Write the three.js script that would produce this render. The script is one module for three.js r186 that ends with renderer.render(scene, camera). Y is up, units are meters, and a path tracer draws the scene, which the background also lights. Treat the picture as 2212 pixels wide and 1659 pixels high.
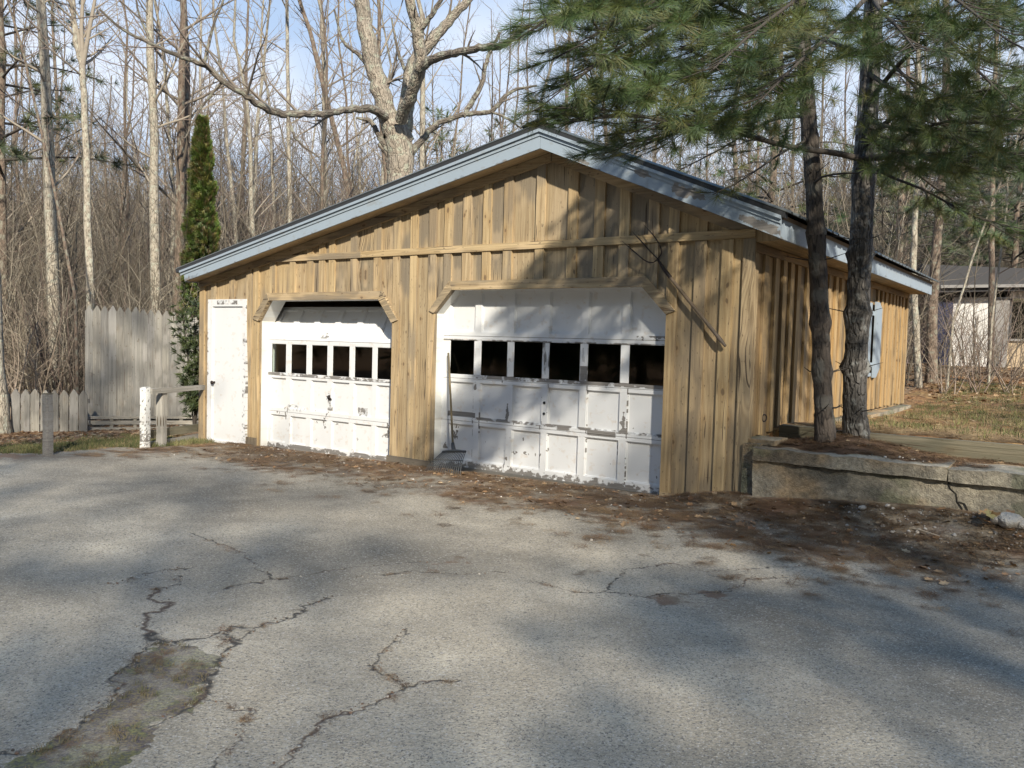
import * as THREE from 'three';
import { mergeGeometries } from 'three/addons/utils/BufferGeometryUtils.js';

// ---------------------------------------------------------------- camera, sky, sun, exposure
const scene = new THREE.Scene();
const camera = new THREE.PerspectiveCamera(49.778, 4 / 3, 0.05, 900);
camera.position.set(2.7414, 1.5436, 7.7563);
camera.rotation.order = 'YXZ';
camera.rotation.set(-0.050737, 0.61686, 0.027738);
camera.updateMatrixWorld(true);

const SUN = new THREE.Vector3(0.185, 0.152, 0.17).normalize();
const EXPOSURE = 1.46;
const sunLight = new THREE.DirectionalLight(new THREE.Color(1.0, 0.91, 0.76), 5.0);
sunLight.position.copy(SUN).multiplyScalar(60);
sunLight.castShadow = true;
sunLight.shadow.radius = 3.0;
sunLight.shadow.mapSize.set(4096, 4096);
Object.assign(sunLight.shadow.camera, { left: -30, right: 30, top: 30, bottom: -30, near: 1, far: 160 });
scene.add(sunLight, sunLight.target);

// ---------------------------------------------------------------- random numbers and noise
function rng(seed) {
  let a = seed >>> 0;
  return () => { a = (a + 0x6D2B79F5) | 0; let t = Math.imul(a ^ (a >>> 15), 1 | a); t = (t + Math.imul(t ^ (t >>> 7), 61 | t)) ^ t; return ((t ^ (t >>> 14)) >>> 0) / 4294967296; };
}
function hash(x, y) { let h = Math.imul(x, 374761393) ^ Math.imul(y, 668265263); h = Math.imul(h ^ (h >>> 13), 1274126177); return ((h ^ (h >>> 16)) >>> 0) / 4294967296; }
function noise(x, y) {
  const xi = Math.floor(x), yi = Math.floor(y); let u = x - xi, v = y - yi;
  u = u * u * (3 - 2 * u); v = v * v * (3 - 2 * v);
  const a = hash(xi, yi), b = hash(xi + 1, yi), c = hash(xi, yi + 1), d = hash(xi + 1, yi + 1);
  return a + (b - a) * u + (c - a) * v + (a - b - c + d) * u * v;
}
function fbm(x, y, o = 4) { let s = 0, a = 0.5, n = 0; for (let i = 0; i < o; i++) { s += a * noise(x, y); n += a; a *= 0.5; x = x * 2.03 + 17.3; y = y * 2.03 + 9.1; } return s / n; }
const clamp = (x, a = 0, b = 1) => Math.min(b, Math.max(a, x));
const ss = (a, b, x) => { const t = clamp((x - a) / (b - a)); return t * t * (3 - 2 * t); };
const mix = (a, b, t) => a + (b - a) * t;
const mix3 = (a, b, t) => [mix(a[0], b[0], t), mix(a[1], b[1], t), mix(a[2], b[2], t)];
const V = (x, y, z) => new THREE.Vector3(x, y, z);

// the sky: blue air with thin white cloud towards the horizon
{
  const w = 1024, h = 512, data = new Float32Array(w * h * 4);
  for (let j = 0; j < h; j++) for (let i = 0; i < w; i++) {
    const el = ((j + 0.5) / h - 0.5) * Math.PI, az = ((i + 0.5) / w) * 2 * Math.PI;
    const s = Math.max(0, Math.sin(el)), c = Math.cos(el);
    const X = c * Math.cos(az), Z = c * Math.sin(az), k = 1 / (s + 0.22);
    let col = mix3([0.78, 0.88, 1.0], [0.14, 0.335, 0.68], Math.pow(s, 0.6));
    const cl = fbm(X * k * 1.3 + 40, Z * k * 1.3 + 12, 5), low = Math.exp(-s * 4.5);
    const cloud = ss(0.44 - 0.2 * low, 0.82 - 0.2 * low, cl);
    col = mix3(col, [1.02, 1.04, 1.1], cloud * 0.85);
    if (el < 0) col = [0.2, 0.19, 0.17];
    const q = (j * w + i) * 4; data[q] = col[0]; data[q + 1] = col[1]; data[q + 2] = col[2]; data[q + 3] = 1;
  }
  const sky = new THREE.DataTexture(data, w, h, THREE.RGBAFormat, THREE.FloatType);
  sky.mapping = THREE.EquirectangularReflectionMapping; sky.magFilter = THREE.LinearFilter; sky.needsUpdate = true;
  scene.background = sky; scene.environment = sky;
  scene.backgroundIntensity = 0.78; scene.environmentIntensity = 0.78;
}

// ---------------------------------------------------------------- naming and adding
const taken = new Map();
function numbered(name) { const n = taken.get(name) ?? -1; taken.set(name, n + 1); return n < 0 ? name : name + '_' + String(n + 1).padStart(3, '0'); }
function thing(name, label, category, pos = [0, 0, 0], group) {
  const o = new THREE.Group(); o.name = numbered(name); o.position.set(...pos); scene.add(o);
  o.userData = { label, category }; if (group) o.userData.group = group; return o;
}
function tagStuff(o, label, category) { o.userData = { label, category, kind: 'stuff' }; return o; }
const shadow = (m) => { m.castShadow = true; m.receiveShadow = true; return m; };
// geometry in world coordinates becomes a named mesh under a thing or a part
function part(name, geo, mat, parent, extra) {
  let r = parent; while (r.parent && r.parent !== scene) r = r.parent;
  if (r.parent === scene) geo.translate(-r.position.x, -r.position.y, -r.position.z);
  const m = shadow(new THREE.Mesh(geo, mat)); m.name = name; parent.add(m); if (extra) Object.assign(m.userData, extra); return m;
}
function local(name, geo, mat, parent, extra) { const m = shadow(new THREE.Mesh(geo, mat)); m.name = name; parent.add(m); if (extra) Object.assign(m.userData, extra); return m; }
function structure(name, geo, mat) { const m = shadow(new THREE.Mesh(geo, mat)); m.name = name; m.userData.kind = 'structure'; scene.add(m); return m; }

// ---------------------------------------------------------------- textures
const LUT = new Uint8Array(4097);
for (let i = 0; i <= 4096; i++) { const c = i / 4096; LUT[i] = Math.round(255 * (c <= 0.0031308 ? 12.92 * c : 1.055 * Math.pow(c, 1 / 2.4) - 0.055)); }
function colourMap(w, h, fn, wrap = THREE.RepeatWrapping) {
  const d = new Uint8Array(w * h * 4), o = [0, 0, 0];
  for (let j = 0; j < h; j++) for (let i = 0; i < w; i++) {
    fn((i + 0.5) / w, (j + 0.5) / h, o, i, j); const q = (j * w + i) * 4;
    for (let k = 0; k < 3; k++) d[q + k] = LUT[Math.round(clamp(o[k]) * 4096)]; d[q + 3] = 255;
  }
  const t = new THREE.DataTexture(d, w, h); t.colorSpace = THREE.SRGBColorSpace; return finish(t, wrap);
}
function greyMap(w, h, fn, wrap = THREE.RepeatWrapping) {
  const d = new Uint8Array(w * h * 4);
  for (let j = 0; j < h; j++) for (let i = 0; i < w; i++) { const v = Math.round(255 * clamp(fn((i + 0.5) / w, (j + 0.5) / h, i, j))), q = (j * w + i) * 4; d[q] = d[q + 1] = d[q + 2] = v; d[q + 3] = 255; }
  return finish(new THREE.DataTexture(d, w, h), wrap);
}
function finish(t, wrap) { t.wrapS = t.wrapT = wrap; t.magFilter = THREE.LinearFilter; t.minFilter = THREE.LinearMipmapLinearFilter; t.generateMipmaps = true; t.needsUpdate = true; return t; }
const std = (o) => new THREE.MeshStandardMaterial({ roughness: 0.85, metalness: 0, ...o });
const rgb = (r, g, b) => new THREE.Color().setRGB(r, g, b);

// ---------------------------------------------------------------- geometry helpers
class MB {                                   // collects tubes and faces into one geometry
  constructor() { this.p = []; this.n = []; this.u = []; this.i = []; }
  vert(p, n, u, v) { this.p.push(p.x, p.y, p.z); this.n.push(n.x, n.y, n.z); this.u.push(u, v); return this.p.length / 3 - 1; }
  tri(a, b, c) {
    const n = b.clone().sub(a).cross(c.clone().sub(a)).normalize();
    const i = this.vert(a, n, 0, 0); this.vert(b, n, 1, 0); this.vert(c, n, 1, 1); this.i.push(i, i + 1, i + 2);
  }
  quad(a, b, c, d) {
    const n = b.clone().sub(a).cross(d.clone().sub(a)).normalize();
    const i = this.vert(a, n, 0, 0); this.vert(b, n, 1, 0); this.vert(c, n, 1, 1); this.vert(d, n, 0, 1); this.i.push(i, i + 1, i + 2, i, i + 2, i + 3);
  }
  tube(pts, rad, sides, bump) {
    let up = V(0.31, 0.17, 0.93).normalize(), len = 0, base = this.p.length / 3;
    const t = V(), x = V(), y = V(), nn = V(), pp = V();
    for (let k = 0; k < pts.length; k++) {
      t.copy(pts[Math.min(k + 1, pts.length - 1)]).sub(pts[Math.max(k - 1, 0)]).normalize();
      x.crossVectors(t, up); if (x.lengthSq() < 1e-4) x.crossVectors(t, V(1, 0, 0)); x.normalize(); y.crossVectors(t, x).normalize(); up.copy(y).negate();
      up.crossVectors(x, t);
      if (k) len += pts[k].distanceTo(pts[k - 1]);
      for (let s = 0; s <= sides; s++) {
        const a = (s % sides) / sides * Math.PI * 2, r = rad[k] * (bump ? bump(s % sides, k, len) : 1);
        nn.copy(x).multiplyScalar(Math.cos(a)).addScaledVector(y, Math.sin(a));
        pp.copy(pts[k]).addScaledVector(nn, r);
        this.vert(pp, nn, (s / sides) * Math.PI * 2 * Math.max(0.05, rad[0]), len);
      }
    }
    for (let k = 0; k < pts.length - 1; k++) for (let s = 0; s < sides; s++) {
      const a = base + k * (sides + 1) + s, b = a + sides + 1; this.i.push(a, a + 1, b, a + 1, b + 1, b);
    }
    return this;
  }
  cap(c, n, r, sides = 10) { const base = this.vert(c, n, 0, 0), x = V(n.y, n.z, n.x).cross(n).normalize(), y = n.clone().cross(x); for (let s = 0; s <= sides; s++) { const a = s / sides * Math.PI * 2; this.vert(c.clone().addScaledVector(x, Math.cos(a) * r).addScaledVector(y, Math.sin(a) * r), n, Math.cos(a), Math.sin(a)); if (s) this.i.push(base, base + s, base + s + 1); } return this; }
  geo() {
    const g = new THREE.BufferGeometry();
    g.setAttribute('position', new THREE.Float32BufferAttribute(this.p, 3)); g.setAttribute('normal', new THREE.Float32BufferAttribute(this.n, 3));
    g.setAttribute('uv', new THREE.Float32BufferAttribute(this.u, 2)); g.setIndex(this.i); return g;
  }
}
// a box from corner to corner with uv in metres: v runs along its longest side
function box(x0, y0, z0, x1, y1, z1, uo = 0, vo = 0) {
  const g = new THREE.BoxGeometry(Math.abs(x1 - x0), Math.abs(y1 - y0), Math.abs(z1 - z0)); g.translate((x0 + x1) / 2, (y0 + y1) / 2, (z0 + z1) / 2);
  return metric(g, uo, vo);
}
function metric(g, uo = 0, vo = 0, axis) {
  g.computeBoundingBox(); const s = g.boundingBox.getSize(V()); const L = axis ?? (s.y >= s.x && s.y >= s.z ? 1 : s.x >= s.z ? 0 : 2);
  const p = g.attributes.position, n = g.attributes.normal, uv = new Float32Array(p.count * 2);
  for (let i = 0; i < p.count; i++) {
    const q = [p.getX(i), p.getY(i), p.getZ(i)], m = [Math.abs(n.getX(i)), Math.abs(n.getY(i)), Math.abs(n.getZ(i))];
    const N = m[0] > m[1] && m[0] > m[2] ? 0 : m[1] > m[2] ? 1 : 2; let o = [0, 1, 2].filter((k) => k !== N); let a = o[0], b = o[1];
    if (a === L) { a = o[1]; b = o[0]; }
    uv[2 * i] = q[a] + uo; uv[2 * i + 1] = q[b] + vo;
  }
  g.setAttribute('uv', new THREE.BufferAttribute(uv, 2)); return g;
}
// an outline in x,y given a depth from z0 to z1
function slab(pts, z0, z1, uo = 0, vo = 0, axis = 1) {
  const sh = new THREE.Shape(pts.map((p) => new THREE.Vector2(p[0], p[1])));
  const g = new THREE.ExtrudeGeometry(sh, { depth: z1 - z0, bevelEnabled: false }); g.translate(0, 0, z0); return metric(g, uo, vo, axis);
}
function doorUV(g, x0, y0, w, h) { const p = g.attributes.position, uv = g.attributes.uv; for (let i = 0; i < p.count; i++) uv.setXY(i, (p.getX(i) - x0) / w, (p.getY(i) - y0) / h); return g; }
// a point at picture position (of a 2212 x 1659 picture) and distance along the view: used to read places off the photograph
const FW = V(0, 0, -1).applyQuaternion(camera.quaternion), RT = V(1, 0, 0).applyQuaternion(camera.quaternion), UP = V(0, 1, 0).applyQuaternion(camera.quaternion);
function at(px, py, depth) { const f = 1787.9; return camera.position.clone().addScaledVector(FW, depth).addScaledVector(RT, (px - 1106) / f * depth).addScaledVector(UP, (829.5 - py) / f * depth); }

// ---------------------------------------------------------------- the ground
function facY(x) { return x < -9 ? -0.14 : x < 0 ? -0.14 + 0.14 * (x + 9) / 9 : 0.0; }
function lawnY(z) { return 0.48 + 0.12 * ss(-0.62, -0.78, z) + 0.15 * ss(-4.2, -1.0, z) * ss(-0.64, -0.8, z) + 0.055 * Math.max(0, -7.5 - z) * (z > -22 ? 1 : 14.5 / (-7.5 - z)); }
function landY(x, z) {
  let y = mix(facY(x), -0.06, ss(0.2, 3, z));
  y += 0.16 * ss(-0.7, 1.9, x) * (1 - ss(0.15, 0.85, z)) + 0.1 * ss(-0.9, -0.2, x) * (1 - ss(0.05, 0.5, z));
  y = mix(y, -0.2, ss(-8.9, -9.8, x)); y = mix(y, -0.36, ss(-10.4, -12.6, x));
  const edge = mix(-0.36, -6, ss(-7.7, -14, z));
  const m = ss(edge, edge + 0.25 + 4 * ss(-7.7, -14, z), x) * ss(0.02, -0.28, z);
  y = mix(y, lawnY(z), m);
  const r = Math.hypot(x - 2, z - 3); y += Math.max(0, r - 27) * 0.055 * (1 - ss(60, 140, r)) + (r > 60 ? 1.5 * ss(60, 140, r) : 0);
  return y + (fbm(x * 0.8, z * 0.8, 3) - 0.5) * 0.05 * (z < -0.3 || x < -9 ? 1 : 0);
}
function axis(marks) { const out = []; for (const [a, b, s] of marks) for (let q = a; q < b - 1e-6; q += s) out.push(q); out.push(marks[marks.length - 1][1]); return out; }
function sheet(xs, zs, yf, uvf, keep, colf) {
  const p = [], uv = [], c = [], ix = [], id = new Int32Array(xs.length * zs.length).fill(-1);
  zs.forEach((z, j) => xs.forEach((x, i) => { id[j * xs.length + i] = p.length / 3; p.push(x, yf(x, z), z); const t = uvf(x, z); uv.push(t[0], t[1]); if (colf) c.push(...colf(x, z)); }));
  for (let j = 0; j < zs.length - 1; j++) for (let i = 0; i < xs.length - 1; i++) {
    if (keep && !keep((xs[i] + xs[i + 1]) / 2, (zs[j] + zs[j + 1]) / 2)) continue;
    const a = id[j * xs.length + i], b = a + 1, d = id[(j + 1) * xs.length + i], e = d + 1; ix.push(a, d, b, b, d, e);
  }
  const g = new THREE.BufferGeometry(); g.setAttribute('position', new THREE.Float32BufferAttribute(p, 3)); g.setAttribute('uv', new THREE.Float32BufferAttribute(uv, 2));
  if (colf) g.setAttribute('color', new THREE.Float32BufferAttribute(c, 3)); g.setIndex(ix); g.computeVertexNormals(); return g;
}
// leaf litter: stamped leaves of many browns over dark soil, tiled every 2.4 m
function litterTexture() {
  const S = 1024, buf = new Float32Array(S * S * 3), r = rng(5);
  for (let j = 0; j < S; j++) for (let i = 0; i < S; i++) { const n = 0.6 + 0.8 * hash(i, j), q = (j * S + i) * 3; buf[q] = 0.075 * n; buf[q + 1] = 0.055 * n; buf[q + 2] = 0.035 * n; }
  for (let k = 0; k < 5200; k++) {
    const x = r() * S, y = r() * S, L = 9 + r() * 18, w = L * (0.3 + 0.35 * r()), a = r() * 6.28, t = r(), b = 0.55 + 0.8 * r();
    const col = t < 0.5 ? [0.2, 0.125, 0.065] : t < 0.8 ? [0.28, 0.2, 0.12] : [0.14, 0.08, 0.045];
    for (let jj = -L; jj <= L; jj++) for (let ii = -L; ii <= L; ii++) {
      const u = (ii * Math.cos(a) + jj * Math.sin(a)) / L, v = (-ii * Math.sin(a) + jj * Math.cos(a)) / w;
      if (u * u + v * v > 1) continue; const vein = Math.abs(v) < 0.08 ? 0.75 : 1;
      const q = ((((y + jj) | 0) & (S - 1)) * S + (((x + ii) | 0) & (S - 1))) * 3; for (let c = 0; c < 3; c++) buf[q + c] = col[c] * b * vein;
    }
  }
  return colourMap(S, S, (u, v, o, i, j) => { const q = (j * S + i) * 3; o[0] = buf[q]; o[1] = buf[q + 1]; o[2] = buf[q + 2]; });
}
const litterMap = litterTexture();
const groundMat = std({ map: litterMap, vertexColors: true, roughness: 1 });
function groundTint(x, z) {
  const n = fbm(x * 0.9 + 3, z * 0.9, 4), n2 = fbm(x * 3.1, z * 3.1 + 8, 3); let c = [1, 1, 1];
  if (x > -0.4 && z < 0.3 && z > -15) {                       // lawn with worn dry patches
    const g = ss(0.36, 0.62, n * 0.6 + n2 * 0.4 + 0.12 * ss(-3, -7, z)) * ss(-15, -12, z);
    c = mix3([1.25, 0.98, 0.72], [0.9, 0.9, 0.52], g * 0.7);
  }
  if (x < -7.6 && z > -0.5) { const g = ss(0.4, 0.56, n * 0.5 + n2 * 0.5) * ss(-11.2, -9.6, x); c = mix3([1.25, 1.02, 0.8], [0.7, 0.8, 0.45], g); }
  return c;
}
structure('ground', sheet(axis([[-140, -60, 10], [-60, -24, 3], [-24, -14, 0.8], [-14, 4, 0.14], [4, 20, 1.5], [20, 140, 8]]),
  axis([[-140, -60, 10], [-60, -26, 3], [-26, -10, 0.6], [-10, 4, 0.14], [4, 20, 1.5], [20, 120, 8]]), landY, (x, z) => [x / 2.4, z / 2.4], null, groundTint), groundMat);

// ---------------------------------------------------------------- the driveway: old asphalt, cracks filled with dirt, dirt washed against the garage
const DX0 = -11, DX1 = 5, DZ0 = -0.4, DZ1 = 7.6;
const cracks = [
  [0.01, [[-0.55, 6.5], [-0.5, 6.39], [-0.41, 6.23], [-0.51, 6.11], [-0.6, 5.96], [-0.67, 5.85], [-0.84, 5.78], [-0.9, 5.66], [-1.01, 5.55], [-1.07, 5.4]]],
  [0.034, [[-1.91, 4.9], [-1.75, 5.03], [-1.58, 5.02], [-1.51, 5.18], [-1.31, 5.34], [-1.07, 5.4], [-0.97, 5.38]]],
  [0.018, [[-0.97, 5.38], [-0.97, 5.19], [-1.02, 5.01], [-0.91, 4.92], [-0.91, 4.79], [-0.93, 4.63], [-1.0, 4.45], [-0.99, 4.33]]],
  [0.028, [[-1.02, 5.01], [-0.94, 5.13], [-0.81, 5.18], [-0.66, 5.3], [-0.5, 5.52], [-0.34, 5.64], [-0.3, 5.76], [-0.26, 5.93]]],
  [0.012, [[-0.81, 5.19], [-0.83, 5.07], [-0.91, 4.92]]],
  [0.009, [[-0.33, 5.64], [-0.19, 5.63], [-0.07, 5.61], [0.03, 5.72], [0.16, 5.91], [0.3, 6.1]]],
  [0.014, [[0.4, 5.86], [0.34, 5.75], [0.26, 5.59], [0.21, 5.42], [0.24, 5.28], [0.27, 5.12], [0.24, 4.99], [0.31, 4.88], [0.4, 4.82]]],
  [0.009, [[0.24, 4.99], [0.12, 4.97], [-0.03, 4.94], [-0.09, 4.83], [-0.16, 4.69], [-0.28, 4.43]]],
  [0.01, [[-2.2, 5.08], [-2.18, 4.94], [-2.22, 4.84], [-2.18, 4.67], [-2.14, 4.49]]],
  [0.011, [[-1.89, 4.92], [-1.87, 4.77], [-2.05, 4.69]]],
  [0.012, [[-3.04, 3.98], [-2.62, 4.0], [-2.2, 4.07], [-1.78, 4.25], [-1.52, 4.34], [-1.42, 4.01], [-1.38, 3.83], [-1.22, 3.54], [-0.94, 3.23]]],
  [0.016, [[-1.6, 4.66], [-1.52, 4.34]]],
  [0.008, [[-1.18, 3.94], [-0.95, 3.6], [-0.68, 3.44], [-0.5, 3.18]]],
  [0.01, [[-0.26, 3.24], [0.08, 3.28], [0.24, 3.14], [0.48, 3.1]]],
  [0.009, [[0.24, 3.14], [0.13, 2.61], [0.31, 2.25], [0.59, 2.29], [0.89, 1.95], [1.36, 1.42]]],
  [0.016, [[0.48, 3.1], [0.72, 2.8], [0.85, 2.62], [0.9, 2.24], [1.05, 2.07]]],
];
const moss = [[-1.07, 5.4], [-0.92, 5.36], [-0.68, 5.39], [-0.57, 5.38], [-0.51, 5.52], [-0.34, 5.64], [-0.3, 5.76], [-0.32, 5.9], [-0.09, 6.13], [0.0, 6.4], [-0.35, 6.5], [-0.51, 6.11], [-0.67, 5.85], [-0.84, 5.78], [-1.01, 5.55]];
function inside(poly, x, z) { let c = false; for (let i = 0, j = poly.length - 1; i < poly.length; j = i++) { const a = poly[i], b = poly[j]; if ((a[1] > z) !== (b[1] > z) && x < (b[0] - a[0]) * (z - a[1]) / (b[1] - a[1]) + a[0]) c = !c; } return c; }
const CW = 3200, CH = 1600, crackField = new Float32Array(CW * CH).fill(1);    // 1 = whole asphalt, 0 = middle of a crack
for (const [w, line] of cracks) for (let k = 0; k < line.length - 1; k++) {
  const [ax, az] = line[k], [bx, bz] = line[k + 1], R = w * 1.6 + 0.06;
  const i0 = Math.floor((Math.min(ax, bx) - R - DX0) / (DX1 - DX0) * CW), i1 = Math.ceil((Math.max(ax, bx) + R - DX0) / (DX1 - DX0) * CW);
  const j0 = Math.floor((Math.min(az, bz) - R - DZ0) / (DZ1 - DZ0) * CH), j1 = Math.ceil((Math.max(az, bz) + R - DZ0) / (DZ1 - DZ0) * CH);
  for (let j = Math.max(0, j0); j < Math.min(CH, j1); j++) for (let i = Math.max(0, i0); i < Math.min(CW, i1); i++) {
    let x = DX0 + (i + 0.5) / CW * (DX1 - DX0), z = DZ0 + (j + 0.5) / CH * (DZ1 - DZ0);
    x += (fbm(x * 9, z * 9, 3) - 0.5) * 0.11 + (noise(x * 45, z * 45) - 0.5) * 0.03; z += (fbm(x * 9 + 50, z * 9, 3) - 0.5) * 0.11 + (noise(x * 45 + 30, z * 45) - 0.5) * 0.03;
    const t = clamp(((x - ax) * (bx - ax) + (z - az) * (bz - az)) / ((bx - ax) ** 2 + (bz - az) ** 2)), d = Math.hypot(x - ax - t * (bx - ax), z - az - t * (bz - az));
    const ww = w * (0.22 + 0.85 * noise(x * 7, z * 7)); const q = j * CW + i; crackField[q] = Math.min(crackField[q], clamp(d / ww - 0.25));
  }
}
function crackAt(x, z) {
  const u = (x - DX0) / (DX1 - DX0) * CW - 0.5, v = (z - DZ0) / (DZ1 - DZ0) * CH - 0.5, i = Math.floor(u), j = Math.floor(v); if (i < 0 || j < 0 || i >= CW - 1 || j >= CH - 1) return 1;
  const f = u - i, g = v - j, q = j * CW + i; return mix(mix(crackField[q], crackField[q + 1], f), mix(crackField[q + CW], crackField[q + CW + 1], f), g);
}
const spots = [[0.7, 3.04, 0.2, 0.12], [0.8, 2.72, 0.16, 0.1], [-0.05, 2.9, 0.1, 0.16], [-0.95, 3.2, 0.1, 0.18]];
function dirtAmount(x, z) {                 // needles, soil and grit lying against the garage and the wall
  const n = fbm(x * 0.9 + 7, z * 1.6, 5), n2 = fbm(x * 4 + 1, z * 6, 4), w = mix(1.15, 0.95, ss(-5, -1, x)) - 0.1 * ss(0, 2.4, x);
  let d = ss(0.5, -0.35, (z - w) * 0.75 + (n - 0.5) * 2.2 + (n2 - 0.5) * 0.9) * mix(0.62, 1, ss(0.42, 0.6, fbm(x * 1.7, z * 4.5 + 30, 4) + 0.22 * ss(0.9, 0.1, z)));
  d = Math.max(d, ss(0.58, 0.72, n2) * 0.4 * ss(3.2, 1.4, z));
  const e = -7.4 + (n - 0.5) * 1.2; d = Math.max(d, 0.8 * ss(e + 0.5, e - 0.5, x) * ss(0.4, 0.6, n2 + 0.05));
  for (const [sx, sz, a, b] of spots) { const q = Math.hypot((x - sx) / a, (z - sz) / b) + (fbm(x * 11, z * 11, 3) - 0.5) * 2.6; d = Math.max(d, 0.85 * ss(0.9, 0.1, q)); }
  return d;
}
function driveColour(x, z, o, h1) {
  const big = fbm(x * 0.7 + 11, z * 0.7, 3), mid = fbm(x * 5, z * 5, 3);
  const a = noise(x * 120 + 5, z * 120), a2 = noise(x * 270 + 90, z * 270), st = hash(Math.floor(x * 210 + 3 * a), Math.floor(z * 210 + 3 * a2));
  let b = mix(0.12, 0.25, ss(0.2, 0.8, big)) * (0.78 + 0.44 * mid) * (0.9 + 0.2 * ss(0.35, 0.65, fbm(x * 1.9 + 70, z * 2.4, 4))) * (0.5 + 0.3 * a + 0.5 * a2 + 0.2 * h1);
  let c = [b * 1.36, b * 1.22, b * 0.96];
  if (st > 0.91) { const k = 0.24 + 0.26 * a2; c = [k * 1.02, k * 0.97, k * 0.88]; }
  if (st < 0.09) c = [0.09, 0.085, 0.076];
  const d = dirtAmount(x, z), red = fbm(x * 2.2 + 60, z * 3, 3), g = 0.5 + 0.45 * h1 + 0.6 * a2;
  const dc = mix3([0.115 * g, 0.088 * g, 0.062 * g], [0.13 * g, 0.075 * g, 0.045 * g], ss(0.45, 0.65, red));
  const sand = ss(0.5, 0.6, fbm(x * 2.6 + 20, z * 3.8, 4)) * ss(2.6, 1.2, z);
  c = mix3(c, mix3(dc, [0.26 * g, 0.215 * g, 0.155 * g], sand * 0.85), d * (0.55 + 0.45 * ss(0.25, 0.75, a * 0.5 + d * 0.6)));
  const mo = z > 5 && inside(moss, x + (mid - 0.5) * 0.14 + (noise(x * 38, z * 38) - 0.5) * 0.07, z + (fbm(x * 6 + 9, z * 6, 3) - 0.5) * 0.14) ? 0.55 + 0.4 * ss(0.35, 0.6, fbm(x * 9, z * 9 + 4, 3)) : 0;
  if (mo) c = mix3(c, fbm(x * 5 + 2, z * 5, 3) > 0.5 ? [0.105 * g * (0.5 + a), 0.102 * g * (0.5 + a), 0.052 * g] : [0.11 * g * (0.5 + a), 0.09 * g * (0.5 + a), 0.065 * g], mo);
  const ck = crackAt(x, z); if (ck < 1) c = mix3((red > 0.6 ? [0.085, 0.06, 0.045] : [0.045, 0.041, 0.036]).map((q) => q * (0.5 + 0.8 * a2)), c, ck);
  o[0] = c[0]; o[1] = c[1]; o[2] = c[2];
}
const driveRelief = (x, z, h) => 0.5 * crackAt(x, z) + 0.28 * noise(x * 115 + 5, z * 115) + 0.14 * noise(x * 190 + 90, z * 190) + 0.08 * h;
// the sheet is laid out along the line from the camera to the garage; its near part has a finer texture of the same asphalt
const AX = [0.8157, -0.5785], AT = [-0.5785, -0.8157], S0 = 3.55, T0 = 2.7, T1 = 5.75;
const toX = (s, t) => 2.7414 + s * AX[0] + t * AT[0], toZ = (s, t) => 7.7563 + s * AX[1] + t * AT[1];
const asphalt = (col, relief, bs) => std({ map: col, bumpMap: relief, bumpScale: bs, roughness: 0.93 });
const farAsphalt = asphalt(colourMap(2048, 2048, (u, v, o, i, j) => driveColour(DX0 + u * (DX1 - DX0), DZ0 + v * (DZ1 - DZ0), o, hash(i, j)), THREE.MirroredRepeatWrapping), greyMap(1024, 1024, (u, v, i, j) => driveRelief(DX0 + u * (DX1 - DX0), DZ0 + v * (DZ1 - DZ0), hash(i, j)), THREE.MirroredRepeatWrapping), 0.01);
const nearXZ = (u, v) => { const s = -S0 + 2 * S0 * u, t = T0 + (T1 - T0) * v; return [toX(s, t), toZ(s, t)]; };
const nearAsphalt = asphalt(colourMap(2048, 1536, (u, v, o, i, j) => { const p = nearXZ(u, v); driveColour(p[0], p[1], o, hash(i, j)); }, THREE.ClampToEdgeWrapping), greyMap(1536, 1024, (u, v, i, j) => { const p = nearXZ(u, v); return driveRelief(p[0], p[1], hash(i, j)); }, THREE.ClampToEdgeWrapping), 0.01);
const driveY = (x, z) => landY(x, z) + 0.03 + (fbm(x * 1.1, z * 1.1, 2) - 0.5) * 0.04 * ss(0.3, 1, z) * ss(12, 8, z);
const driveLeft = (z) => -8.35 + 0.5 * ss(2.2, 0.4, z) + (z > 3 ? (z - 3) * -0.6 : 0);
{
  const drive = new THREE.Group(); drive.name = 'driveway'; drive.userData.kind = 'structure'; scene.add(drive);
  const piece = (ss_, ts, uvf, mat) => {
    const g = sheet(ss_, ts, (s, t) => driveY(toX(s, t), toZ(s, t)), uvf, (s, t) => { const x = toX(s, t), z = toZ(s, t); return z > 0.01 && (z > 3 || x > driveLeft(z) + (fbm(x * 3, z * 3, 3) - 0.5) * 0.7); });
    const p = g.attributes.position; for (let i = 0; i < p.count; i++) { const s = p.getX(i), t = p.getZ(i); p.setX(i, toX(s, t)); p.setZ(i, toZ(s, t)); } const ix = g.index.array; for (let i = 0; i < ix.length; i += 3) { const q = ix[i]; ix[i] = ix[i + 1]; ix[i + 1] = q; }
    g.computeVertexNormals(); const m = shadow(new THREE.Mesh(g, mat)); m.name = 'asphalt'; drive.add(m);
  };
  const farUV = (s, t) => [(toX(s, t) - DX0) / (DX1 - DX0), (toZ(s, t) - DZ0) / (DZ1 - DZ0)];
  piece(axis([[-S0, S0, 0.05]]), axis([[T0, T1, 0.05]]), (s, t) => [(s + S0) / (2 * S0), (t - T0) / (T1 - T0)], nearAsphalt);
  piece(axis([[-11, -8, 0.3], [-8, 4.6, 0.06], [4.6, 9, 0.3]]), axis([[T1, 14.5, 0.06]]), farUV, farAsphalt);
  piece(axis([[-11, -S0, 0.3]]), axis([[-8, T1, 0.3]]), farUV, farAsphalt); piece(axis([[S0, 9, 0.3]]), axis([[-8, T1, 0.3]]), farUV, farAsphalt); piece(axis([[-S0, S0, 0.3]]), axis([[-8, T0, 0.3]]), farUV, farAsphalt);
}

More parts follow.
